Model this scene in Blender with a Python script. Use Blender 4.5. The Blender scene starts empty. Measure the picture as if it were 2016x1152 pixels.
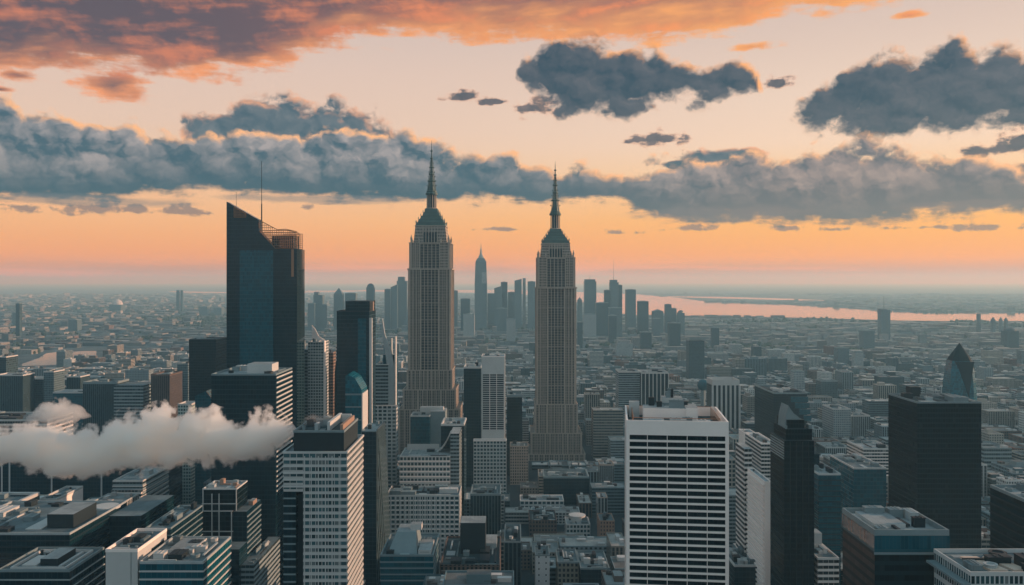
import bpy, bmesh, math, random
from math import radians, sin, cos, pi, atan2, hypot
from mathutils import Vector, Matrix
SC = bpy.context.scene
COL = SC.collection
# ------------------------------------------------------------------ camera
CAM_H = 260.0                       # eye height above the streets, metres
FPX = 1746.0                        # focal length in pixels of a 2016 px wide frame
CX, HY = 1008.0, 553.0              # vanishing point of the street grid, horizon line
cam = bpy.data.objects.new('camera', bpy.data.cameras.new('camera'))
COL.objects.link(cam)
cam.location = (0, 0, CAM_H)
cam.rotation_euler = (radians(90), 0, 0)
cam.data.sensor_width = 36.0
cam.data.lens = 36.0 * FPX / 2016
cam.data.shift_y = -(576 - HY) / 2016
cam.data.clip_start, cam.data.clip_end = 1.0, 400000.0
SC.camera = cam
# ------------------------------------------------------------------ render settings
SC.view_settings.view_transform = 'Standard'
SC.view_settings.look = 'None'
SC.view_settings.exposure = 0.0
SC.view_settings.gamma = 1.0
cy = SC.cycles
cy.max_bounces, cy.diffuse_bounces, cy.glossy_bounces = 56, 2, 2
cy.transmission_bounces, cy.volume_bounces = 2, 56
cy.use_denoising = True
cy.volume_step_rate = 1.0
# ------------------------------------------------------------------ node helpers
class E:
    """a socket with arithmetic: every operator adds one Math node"""
    def __init__(s, b, sock): s.b, s.s = b, sock
    def __add__(s, o): return s.b.m('ADD', s, o)
    def __radd__(s, o): return s.b.m('ADD', o, s)
    def __sub__(s, o): return s.b.m('SUBTRACT', s, o)
    def __rsub__(s, o): return s.b.m('SUBTRACT', o, s)
    def __mul__(s, o): return s.b.m('MULTIPLY', s, o)
    def __rmul__(s, o): return s.b.m('MULTIPLY', o, s)
    def __truediv__(s, o): return s.b.m('DIVIDE', s, o)
    def __rtruediv__(s, o): return s.b.m('DIVIDE', o, s)
class NB:
    def __init__(s, nt): s.t = nt
    def put(s, inp, v):
        if isinstance(v, E): s.t.links.new(v.s, inp)
        elif v is not None:
            if inp.type == 'RGBA' and hasattr(v, '__len__') and len(v) == 3: v = (*v, 1)
            if inp.type == 'VECTOR' and not hasattr(v, '__len__'): v = (v, v, v)
            inp.default_value = v
    def node(s, t, **kw):
        n = s.t.nodes.new(t)
        for k, v in kw.items(): setattr(n, k, v)
        return n
    def m(s, op, a, b=None, c=None, clamp=False):
        n = s.node('ShaderNodeMath', operation=op, use_clamp=clamp)
        for i, v in enumerate((a, b, c)):
            if v is not None: s.put(n.inputs[i], v)
        return E(s, n.outputs[0])
    def mx(s, a, b): return s.m('MAXIMUM', a, b)
    def mn(s, a, b): return s.m('MINIMUM', a, b)
    def clamp(s, a): return s.m('ADD', a, 0.0, clamp=True)
    def v(s, op, a, b=None, out=0, scale=None):
        n = s.node('ShaderNodeVectorMath', operation=op)
        s.put(n.inputs[0], a)
        if b is not None: s.put(n.inputs[1], b)
        if scale is not None: s.put(n.inputs['Scale'], scale)
        return E(s, n.outputs[out])
    def comb(s, x, y, z=0.0):
        n = s.node('ShaderNodeCombineXYZ')
        for i, q in enumerate((x, y, z)): s.put(n.inputs[i], q)
        return E(s, n.outputs[0])
    def sep(s, a):
        n = s.node('ShaderNodeSeparateXYZ'); s.put(n.inputs[0], a)
        return [E(s, o) for o in n.outputs]
    def ss(s, x, a, b, lo=0.0, hi=1.0):
        n = s.node('ShaderNodeMapRange', interpolation_type='SMOOTHSTEP')
        for i, q in enumerate((x, a, b, lo, hi)): s.put(n.inputs[i], q)
        return E(s, n.outputs[0])
    def lin(s, x, a, b, lo=0.0, hi=1.0):
        n = s.node('ShaderNodeMapRange')
        for i, q in enumerate((x, a, b, lo, hi)): s.put(n.inputs[i], q)
        return E(s, n.outputs[0])
    def noise(s, vec, scale, detail=4, rough=0.5, dim='3D', lac=2.0, dist=0.0, col=False):
        n = s.node('ShaderNodeTexNoise', noise_dimensions=dim)
        s.put(n.inputs['Vector'], vec)
        for k, q in (('Scale', scale), ('Detail', detail), ('Roughness', rough), ('Lacunarity', lac), ('Distortion', dist)): s.put(n.inputs[k], q)
        return E(s, n.outputs[1 if col else 0])
    def voro(s, vec, scale, smooth=0.6, dim='3D', feature='SMOOTH_F1', rand=1.0, out=0):
        n = s.node('ShaderNodeTexVoronoi', voronoi_dimensions=dim, feature=feature)
        s.put(n.inputs['Vector'], vec); s.put(n.inputs['Scale'], scale); s.put(n.inputs['Randomness'], rand)
        if feature == 'SMOOTH_F1': s.put(n.inputs['Smoothness'], smooth)
        return E(s, n.outputs[out])
    def white(s, vec, col=False, dim='3D'):
        n = s.node('ShaderNodeTexWhiteNoise', noise_dimensions=dim)
        s.put(n.inputs['Vector'], vec)
        return E(s, n.outputs['Color' if col else 'Value'])
    def ramp(s, f, stops, interp='LINEAR'):
        n = s.node('ShaderNodeValToRGB'); cr = n.color_ramp; cr.interpolation = interp
        while len(cr.elements) < len(stops): cr.elements.new(0.5)
        for e, (p, c) in zip(cr.elements, stops): e.position = p; e.color = (*c[:3], 1)
        s.put(n.inputs[0], f)
        return E(s, n.outputs[0])
    def curve(s, x, pts, x0, x1, y0, y1):
        """a float curve through pts; x in x0..x1, y in y0..y1"""
        n = s.node('ShaderNodeFloatCurve'); c = n.mapping.curves[0]
        q = [((px - x0) / (x1 - x0), (py - y0) / (y1 - y0)) for px, py in pts]
        while len(c.points) < len(q): c.points.new(0.5, 0.5)
        for p, (a, b_) in zip(c.points, q): p.location = (a, b_); p.handle_type = 'AUTO_CLAMPED'
        n.mapping.update()
        s.put(n.inputs['Value'], s.lin(x, x0, x1))
        return E(s, n.outputs[0]) * (y1 - y0) + y0
    def mix(s, f, a, b, blend='MIX'):
        n = s.node('ShaderNodeMix', data_type='RGBA', blend_type=blend)
        s.put(n.inputs[0], f); s.put(n.inputs[6], a); s.put(n.inputs[7], b)
        return E(s, n.outputs[2])
def L(*c):
    """sRGB 0..255 to linear"""
    return tuple((x / 255 / 12.92) if x <= 10 else ((x / 255 + .055) / 1.055) ** 2.4 for x in c)
# ------------------------------------------------------------------ sun and sky
SUN_AZ, SUN_EL = radians(78), radians(11)
SUN_DIR = Vector((sin(SUN_AZ) * cos(SUN_EL), cos(SUN_AZ) * cos(SUN_EL), sin(SUN_EL)))
sun = bpy.data.objects.new('sun', bpy.data.lights.new('sun', 'SUN'))
COL.objects.link(sun)
sun.data.energy = 5.0
sun.data.color = (1.0, 0.63, 0.42)
sun.data.angle = radians(0.5)
sun.rotation_euler = SUN_DIR.to_track_quat('Z', 'Y').to_euler()
def AT(px, py):
    """pixel of the photograph -> (azimuth, tangent of elevation)"""
    x, z = (px - CX) / FPX, (HY - py) / FPX
    return atan2(x, 1.0), z / hypot(x, 1.0)
def build_sky():
    w = bpy.data.worlds.new('World'); SC.world = w; w.use_nodes = True
    nt = w.node_tree; nt.nodes.clear(); b = NB(nt)
    tc = b.node('ShaderNodeTexCoord')
    x, y, z = b.sep(E(b, tc.outputs['Generated']))
    A = b.m('ARCTAN2', x, y)
    T = z / b.m('SQRT', x * x + y * y + 1e-6)
    # clear-sky colour, front (sunset side) and back (opposite sky)
    st = lambda rows: [(p, L(*c)) for p, c in rows]
    left = b.ramp(T, st([(0, (236, 152, 92)), (.03, (246, 164, 92)), (.065, (246, 182, 122)), (.116, (238, 196, 158)), (.168, (230, 198, 176)), (.23, (224, 196, 180)), (.32, (205, 188, 182)), (.5, (146, 166, 178)), (1, (100, 154, 172))]))
    right = b.ramp(T, st([(0, (252, 156, 68)), (.025, (255, 166, 62)), (.065, (255, 184, 88)), (.105, (252, 204, 148)), (.15, (247, 214, 186)), (.2, (238, 210, 188)), (.27, (222, 196, 180)), (.32, (212, 188, 178)), (.5, (150, 166, 176)), (1, (100, 154, 172))]))
    front = b.mix(b.ss(A, -.35, .5), left, right)
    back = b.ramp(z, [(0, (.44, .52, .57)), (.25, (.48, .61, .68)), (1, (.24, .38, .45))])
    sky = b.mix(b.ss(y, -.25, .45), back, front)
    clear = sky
    ns = b.node('ShaderNodeTexSky', sky_type='NISHITA', sun_disc=False)
    ns.sun_elevation, ns.sun_rotation = SUN_EL, SUN_AZ
    # ---- clouds
    AX0, AX1 = AT(-260, 553)[0], AT(2280, 553)[0]
    def contour(pts, da=0.0): # pixels -> curve of tan(elevation) over azimuth
        return b.curve(A + da if da else A, [AT(*p) for p in pts], AX0, AX1, -.02, .42)
    S = FPX / 60.0                                # 60 px of the photograph = one unit of depth
    P = b.comb(A * S, T * S * 1.25)
    warpv = b.v('SCALE', b.v('SUBTRACT', b.noise(P, 1.5, 4, .55, '2D', col=True), (.5, .5, .5)), scale=.75)
    Pw = b.v('ADD', P, warpv)
    def field(off):
        n = b.node('ShaderNodeTexVoronoi', voronoi_dimensions='2D', feature='F1')
        b.put(n.inputs['Vector'], b.v('ADD', Pw, off))
        for k, q in (('Scale', .62), ('Detail', 3.0), ('Roughness', .48), ('Lacunarity', 2.1)): n.inputs[k].default_value = q
        n.normalize = True
        return 1.22 - E(b, n.outputs[0]) * 1.9
    F = field((0, 0, 0)); F2 = field((.16, .24, 0)); F3 = field((.05, .08, 0))
    fine = b.noise(P, 2.2, 5, .6, '2D') - .5
    wisp = b.noise(b.comb(A * S * .42, T * S * 1.9), 1.3, 6, .6, '2D')
    relief = (F - F2) * .62 + (F - F3) * .22 + fine * .03   # >0: faces the light
    def ell(px, py, rx, ryu, ryd):                 # one small cloud: an ellipse with a flatter base
        a, t = AT(px, py)
        dv = (T - t) * S
        dvs = b.m('MULTIPLY', b.mx(dv, 0.0), 60 / ryu) - b.m('MULTIPLY', b.mn(dv, 0.0), 60 / ryd)
        du = (A - a) * (S * 60 / rx * (1 + ((px - CX) / FPX) ** 2))
        return 1.0 - b.m('SQRT', du * du + dvs * dvs)
    def union(ls):
        r = ls[0]
        for q in ls[1:]: r = b.mx(r, q)
        return r
    def over(col, dens, w, rim, body_dark, body_light, gain=5.0, base=None, rimw=.45, opac=1.0, mid=0.5, sun_side=None):
        a = b.ss(dens, 0.0, w) * opac
        lit = b.clamp(relief * gain + mid)
        body = b.mix(lit, body_dark, body_light)
        if base is not None: body = b.mix(base[0], body, base[1])
        r = b.ss(dens, .04, rimw)
        if sun_side is not None: r = b.mn(r + .35, b.ss(sun_side, -.25, .30))
        c = b.mix(r, rim, body)
        return b.mix(a, col, c)
    # far thin streaks low over the horizon
    st1 = union([ell(*q) for q in ((45, 411, 60, 9, 8), (190, 414, 50, 14, 9), (262, 413, 45, 11, 11), (362, 419, 56, 10, 9), (985, 452, 50, 4, 3), (1640, 452, 60, 7, 6), (1375, 450, 45, 8, 6), (1215, 458, 28, 5, 4), (1960, 446, 90, 8, 6), (610, 408, 30, 7, 5), (1790, 449, 70, 4, 3), (1560, 449, 40, 5, 4))])
    d = st1 * .6 + (wisp - .5) * 2.2 + fine * 1.8 + (F - .5) * .6 - .1
    sky = b.mix(b.ss(d, 0.0, .5) * .85, sky, L(132, 112, 110))
    hz = b.ss(T, .006, .028, 1, 0) * b.ss(b.noise(b.comb(A * 3, T * 60), 1.5, 4, .5, '2D') + b.ss(A, -.2, .5) * .12, .30, .62)
    sky = b.mix(hz * .55, sky, L(150, 120, 106))
    # high orange-purple deck along the top
    bot = contour([(-260, 185), (0, 168), (70, 150), (140, 146), (240, 150), (350, 162), (430, 172), (480, 166), (530, 148), (580, 122), (640, 100), (710, 88), (800, 84), (900, 84), (1000, 92), (1150, 98), (1300, 96), (1420, 86), (1490, 62), (1530, 42), (1570, 24), (1640, 36), (1720, 20), (1790, -4), (1900, -40), (2280, -60)])
    dk = (T - bot) * S * .9
    eD = union([ell(222, 168, 96, 30, 32), ell(30, 147, 62, 14, 14), ell(1480, 92, 75, 14, 10), ell(0, 176, 40, 8, 6), ell(1790, 30, 45, 10, 8)]) 
    deck = b.mx(dk, eD * .85) + (F - .5) * .6 + (wisp - .5) * 1.3 + fine * .4 - .08
    rot = b.comb(A * S * .30 + T * S * .16, T * S * 1.5 - A * S * .16)
    streak = b.noise(rot, 1.1, 5, .52, '2D') - .5
    depth = b.mx((T - bot) * S * .62, eD * .75 - .12) + streak * 1.5 + (F - .5) * .35
    warm = b.ss(A, -.42, .30)
    dark = b.mix(warm, L(86, 72, 82), L(158, 100, 88))
    light = b.mix(warm, L(204, 120, 86), L(246, 144, 80))
    edge = b.mix(warm, L(244, 154, 98), L(255, 170, 90))
    body = b.mix(b.ss(streak + relief * .5, -.10, .30), dark, light)
    dcol = b.mix(b.ss(depth, -.05, b.mx(warm * .6 + .75, .1)), edge, body)
    sky = b.mix(b.ss(deck, 0.0, .5) * .97, sky, dcol)
    # the two dark clouds, middle and right, with the small ones beside them
    tC_pts = [(-260, 500), (900, 500), (985, 300), (1020, 160), (1045, 112), (1100, 92), (1190, 96), (1260, 112), (1300, 118), (1330, 138), (1385, 140), (1440, 124), (1475, 145), (1500, 176), (1535, 300), (1545, 262), (1575, 222), (1602, 196), (1620, 172), (1660, 152), (1740, 134), (1765, 112), (1830, 110), (1885, 96), (1930, 106), (1985, 80), (2060, 84), (2280, 120)]
    tC_pts = [(x, y - 14 if y < 250 else y) for x, y in tC_pts]
    tC, tC2 = contour(tC_pts), contour(tC_pts, .16 / S)
    bC = contour([(-260, 120), (940, 120), (1000, 130), (1030, 170), (1070, 206), (1110, 224), (1180, 228), (1280, 220), (1330, 198), (1430, 190), (1490, 184), (1530, 180), (1556, 232), (1600, 248), (1680, 262), (1750, 268), (1840, 258), (1900, 250), (1960, 250), (2030, 234), (2280, 210)])
    dC = b.mn((tC - (T)) * S * 1.1, (T - bC) * S * .9)
    eC = union([ell(1050, 213, 58, 20, 18), ell(1285, 275, 68, 17, 10), ell(1535, 163, 30, 14, 12), ell(890, 192, 58, 13, 9), ell(970, 199, 40, 12, 8), ell(1915, 303, 32, 18, 15), ell(2010, 288, 60, 26, 22), ell(2030, 345, 60, 22, 20), ell(1945, 335, 26, 10, 8)]) * .9
    small = eC * .75 + (F - .5) * 1.1 + fine * 1.0 + (wisp - .5) * 1.6 - .12
    sky = over(sky, small, .5, L(236, 160, 116), L(70, 76, 86), L(128, 112, 110), gain=2.0, rimw=.45, mid=.4)
    dens = b.mn(dC, .75) + (F - .5) * 1.15 + fine * .55
    sd = b.mn(b.mn((tC2 - T) * S - .2, (T - bC) * S * .7 + .15), .75) + (F2 - .5) * 1.15
    sky = over(sky, dens, .55, L(255, 178, 112), L(38, 62, 78), L(98, 98, 104), gain=1.9, rimw=.40, mid=.34, sun_side=sd)
    # the long bank above the skyline, rear lump first
    tA_pts = [(-260, 215), (0, 214), (60, 222), (110, 244), (150, 256), (215, 266), (265, 246), (305, 256), (345, 276), (372, 290), (420, 280), (500, 270), (600, 268), (700, 272), (760, 276), (800, 262), (830, 292), (870, 302), (935, 310), (965, 332), (1010, 320), (1060, 327), (1100, 346), (1150, 352), (1200, 342), (1260, 346), (1330, 328), (1400, 322), (1480, 330), (1560, 318), (1640, 304), (1720, 294), (1800, 306), (1860, 310), (1910, 322), (1960, 340), (2020, 350), (2280, 352)]
    SA, ST = .16 / S, .24 / S / 1.25
    tA_pts = [(x, y - 11) for x, y in tA_pts]
    tA, tA2 = contour(tA_pts), contour(tA_pts, SA)
    bA = contour([(-260, 396), (0, 398), (120, 402), (240, 398), (320, 386), (400, 380), (480, 388), (560, 396), (700, 402), (860, 406), (950, 400), (1080, 404), (1170, 406), (1210, 412), (1300, 436), (1420, 442), (1560, 446), (1700, 446), (1770, 440), (1850, 430), (2020, 428), (2280, 428)])
    rear = union([ell(440, 258, 84, 36, 70), ell(585, 262, 160, 66, 70), ell(690, 280, 110, 62, 70), ell(1420, 318, 90, 26, 40), ell(1340, 326, 40, 12, 10)])
    dens = b.mn(rear * 1.3, .8) + (F - .5) * 1.1 + fine * .4
    sd = b.mn(rear * 1.3, .8) - .22 + (F2 - .5) * 1.3
    sky = over(sky, dens, .34, L(240, 172, 130), L(66, 90, 104), L(112, 120, 126), gain=2.6, rimw=.22, mid=.4, sun_side=sd)
    dtop, dbot = (tA - T) * S, (T - bA) * S
    dA = b.mn(b.mn(dtop * 1.2, dbot * 1.0 + (wisp - .5) * .8), .8)
    amp = b.ss(dbot, .1, 1.1, .25, 1.0) * 1.35
    dens = dA + (F - .5) * amp + fine * .35
    sd = b.mn((tA2 - T - ST) * S * 1.2, .8) + (F2 - .5) * amp
    low = b.ss(dbot + (F - .5) * .5, .3, 1.9, 1, 0)
    right_w = b.ss(A, -.05, .35)
    bd = b.mix(right_w, L(58, 88, 104), L(88, 92, 102))
    bl = b.mix(right_w, L(166, 158, 158), L(164, 144, 138))
    lc = b.mix(right_w, L(44, 80, 98), L(98, 98, 104))
    sky = over(sky, dens, .40, b.mix(b.ss(dtop, .9, 1.5), L(255, 188, 130), L(214, 156, 122)), bd, bl, gain=3.0, base=(low * .95, lc), rimw=.34, mid=.46, sun_side=sd)
    # a paler lower shelf
    sh = union([ell(1420, 420, 210, 18, 18), ell(160, 396, 260, 16, 10), ell(640, 392, 260, 10, 12), ell(1880, 405, 190, 12, 12)]) * .9 + (wisp - .5) * 1.1
    sky = b.mix(b.ss(sh, 0, .5) * .55, sky, b.mix(right_w, L(104, 112, 120), L(124, 112, 112)))
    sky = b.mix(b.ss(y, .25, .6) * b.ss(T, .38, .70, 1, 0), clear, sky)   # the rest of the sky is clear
    bg = b.node('ShaderNodeBackground'); bg.inputs[1].default_value = 1.0
    nish = b.v('SCALE', E(b, ns.outputs[0]), scale=0.012)
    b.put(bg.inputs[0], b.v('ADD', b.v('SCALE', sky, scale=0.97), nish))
    out = b.node('ShaderNodeOutputWorld'); nt.links.new(bg.outputs[0], out.inputs[0])
    w.cycles.sampling_method = 'MANUAL'; w.cycles.sample_map_resolution = 512
build_sky()
# ------------------------------------------------------------------ materials
def new_mat(name):
    m = bpy.data.materials.new(name); m.use_nodes = True
    nt = m.node_tree; nt.nodes.clear(); b = NB(nt)
    out = b.node('ShaderNodeOutputMaterial')
    return m, b, out
def principled(b, out, **kw):
    p = b.node('ShaderNodeBsdfPrincipled')
    for k, v in kw.items(): b.put(p.inputs[k.replace('_', ' ')], v)
    b.t.links.new(p.outputs[0], out.inputs[0])
    return p
def pos(b):
    return E(b, b.node('ShaderNodeNewGeometry').outputs['Position'])
def facade(name, wall, glass, fu=.3, fv=.35, rough=.8, grough=.14, var=.55, blind=.10, spec=.32, attr=False, tilt=.025, lit=0.0, dirt=.25, vmul=1.0, seam=0):
    """one cell of the UV = one bay of one storey: wall round a pane; panes differ a little, walls are weathered"""
    m, b, out = new_mat(name)
    uv = E(b, b.node('ShaderNodeUVMap').outputs[0])
    u, v, _ = b.sep(uv)
    fu_, fv_ = b.m('FRACT', u), b.m('FRACT', v)
    mask = b.m('GREATER_THAN', b.m('ABSOLUTE', fu_ - .5), .5 - fu / 2)
    mask = 1.0 - b.mx(mask, b.m('LESS_THAN', fv_, fv))
    cell = b.comb(b.m('FLOOR', u), b.m('FLOOR', v), 3.7)
    r = b.white(cell)
    rc = b.white(cell, col=True)
    big = b.noise(pos(b), .03, 4, .6)
    streak = b.noise(b.v('MULTIPLY', pos(b), (.5, .5, .03)), 1.0, 4, .6)
    if attr:
        at = b.node('ShaderNodeAttribute', attribute_name='tint')
        wc = E(b, at.outputs['Color'])
    else: wc = wall
    wc = b.v('SCALE', wc if attr else b.v('ADD', wall, (0, 0, 0)), scale=1.0 - dirt * 1.2 + (big + streak) * dirt * 1.2)
    g = b.v('SCALE', b.v('ADD', glass, (0, 0, 0)), scale=(1 - var) + r * 2 * var)
    g = b.mix(b.m('GREATER_THAN', r, 1 - blind) * .7, g, b.v('ADD', b.v('SCALE', wc, scale=.35), (.01, .014, .016)))
    col = b.mix(mask, wc, g)
    nrm = E(b, b.node('ShaderNodeNewGeometry').outputs['Normal'])
    tl = b.v('SCALE', b.v('SUBTRACT', rc, (.5, .5, .5)), scale=mask * (2 * tilt))
    n2 = b.v('NORMALIZE', b.v('ADD', nrm, tl))
    p = principled(b, out, Base_Color=col, Roughness=b.lin(mask, 0, 1, rough, grough), Specular_IOR_Level=b.lin(mask, 0, 1, min(.2, spec), spec), Normal=n2)
    if lit:
        e = b.m('LESS_THAN', b.white(b.v('ADD', cell, (9, 4, 0))), lit) * mask
        b.put(p.inputs['Emission Color'], (1, .86, .66)); b.put(p.inputs['Emission Strength'], e * .18)
    return m
def plain(name, col, rough=.8, amp=.25, scale=.15, spec=.3, metal=0.0, attr=False):
    m, b, out = new_mat(name)
    n = b.noise(pos(b), scale, 5, .6)
    c = E(b, b.node('ShaderNodeAttribute', attribute_name='tint').outputs['Color']) if attr else b.v('ADD', col, (0, 0, 0))
    principled(b, out, Base_Color=b.v('SCALE', c, scale=1 - amp + n * 2 * amp), Roughness=rough, Specular_IOR_Level=spec, Metallic=metal)
    return m
def roofing(name, col, attr=False):
    """membrane and gravel roofs: sheets laid in lanes, stains and patched squares"""
    m, b, out = new_mat(name)
    p = pos(b)
    n = b.noise(p, .12, 6, .62); n2 = b.noise(b.v('ADD', p, (41, 7, 0)), .035, 3, .5)
    v = b.voro(b.v('MULTIPLY', p, (1, 1, 0)), .11, feature='F1', out=1)
    vr = b.sep(v)[0]
    c = E(b, b.node('ShaderNodeAttribute', attribute_name='tint').outputs['Color']) if attr else b.v('ADD', col, (0, 0, 0))
    k = (.55 + n * .75) * (.72 + n2 * .5) * (.84 + vr * .32)
    x, y, _ = b.sep(p)
    lane = b.m('LESS_THAN', b.m('FRACT', x * .31), .07)
    principled(b, out, Base_Color=b.v('SCALE', c, scale=k * (1 - lane * .18)), Roughness=.85, Specular_IOR_Level=.2)
    return m
GL = (.012, .03, .038)
M = dict(
    dark_glass=facade('dark curtain wall', (.007, .032, .043), (.003, .019, .028), .08, .14, .4, .08, .28, .02, .28, tilt=.012),
    mid_glass=facade('blue green curtain wall', (.009, .075, .098), (.003, .066, .094), .10, .18, .4, .10, .30, .03, .28, tilt=.012),
    teal_glass=facade('teal curtain wall', (.008, .105, .14), (.002, .088, .125), .08, .10, .4, .16, .4, .06, .2),
    black=facade('black curtain wall', (.011, .023, .029), (.001, .008, .012), .12, .24, .55, .22, .5, .02, .04, lit=.0002),
    black_band=facade('black ribbon wall', (.009, .027, .035), (.002, .011, .016), .04, .42, .6, .30, .5, .03, .10, lit=.0002),
    cream=facade('cream window grid', (.42, .42, .41), (.035, .085, .098), .10, .38, .8, .12, .7, .20, .4),
    white_band=facade('white ribbon wall', (.62, .58, .555), (.012, .022, .026), .05, .45, .75, .14, .5, .05, .3),
    white_grid=facade('white window grid', (.45, .475, .475), (.018, .05, .06), .30, .40, .8, .14, .6, .12, .35),
    grey_band=facade('grey ribbon wall', (.22, .28, .30), (.014, .032, .038), .05, .48, .75, .14, .5, .10, .35),
    strip=facade('pale vertical fins', (.30, .345, .36), (.010, .022, .027), .36, .02, .75, .14, .5, .05, .3),
    dark_strip=facade('dark vertical fins', (.06, .10, .115), (.006, .02, .026), .34, .02, .7, .14, .5, .05, .3),
    stone=facade('limestone with windows', (.325, .272, .232), (.03, .036, .04), .46, .42, .85, .2, .6, .12, .3, dirt=.35),
    stone_strip=facade('limestone with window strips', (.30, .252, .212), (.022, .03, .035), .46, .17, .85, .2, .5, .08, .3, dirt=.35),
    stone_glass=facade('window strips between piers', (.15, .135, .12), (.030, .038, .042), .02, .40, .7, .18, .6, .12, .35),
    brown=facade('brown brick with windows', (.135, .10, .085), (.022, .03, .034), .5, .48, .85, .2, .6, .12, .3),
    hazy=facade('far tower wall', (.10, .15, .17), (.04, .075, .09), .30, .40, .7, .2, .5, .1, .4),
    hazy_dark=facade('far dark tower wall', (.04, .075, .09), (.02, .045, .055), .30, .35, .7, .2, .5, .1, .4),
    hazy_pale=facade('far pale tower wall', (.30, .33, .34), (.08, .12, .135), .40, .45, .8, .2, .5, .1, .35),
    roof=roofing('pale roof membrane', (.28, .315, .325)),
    roof_mid=roofing('grey roof membrane', (.13, .175, .19)),
    roof_dark=roofing('dark roof membrane', (.04, .07, .08)),
    white=plain('white painted concrete', (.83, .745, .70), .75, .10, .08),
    offwhite=plain('off white panel', (.47, .475, .465), .75, .15, .1),
    grey=plain('grey metal panel', (.17, .225, .24), .6, .2, .2),
    dark=plain('dark metal panel', (.012, .024, .030), .55, .25, .2),
    pale_metal=plain('galvanised plant housing', (.34, .385, .395), .5, .25, .5),
    limestone=plain('limestone', (.36, .302, .255), .85, .28, .12),
    limestone_dark=plain('weathered limestone', (.25, .222, .195), .85, .3, .12),
    copper=plain('green copper', (.075, .125, .118), .6, .3, .2),
    copper_dark=plain('dark copper', (.04, .085, .085), .55, .3, .4),
    bronze=plain('bronze lattice', (.30, .15, .085), .45, .3, .3, .5, .3),
    terracotta=plain('terracotta', (.30, .20, .15), .8, .2, .3),
    mirror=plain('smooth side glass', (.006, .02, .026), .05, .1, .05, spec=.9),
    facet=plain('dark facet glass', (.002, .016, .022), .65, .15, .1, spec=.04),
    f_punch=facade('punched windows', None, (.022, .034, .04), .5, .48, .85, .2, .6, .12, .3, attr=True),
    f_band=facade('ribbon windows', None, (.018, .034, .04), .05, .5, .8, .16, .5, .12, .35, attr=True),
    f_strip=facade('fin windows', None, (.015, .03, .036), .42, .06, .8, .16, .5, .08, .35, attr=True),
    f_grid=facade('grid windows', None, (.02, .034, .04), .28, .34, .8, .16, .6, .12, .35, attr=True),
    f_roof=roofing('assorted roofs', None, attr=True),
    f_plain=plain('assorted housings', None, attr=True),
)
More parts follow.
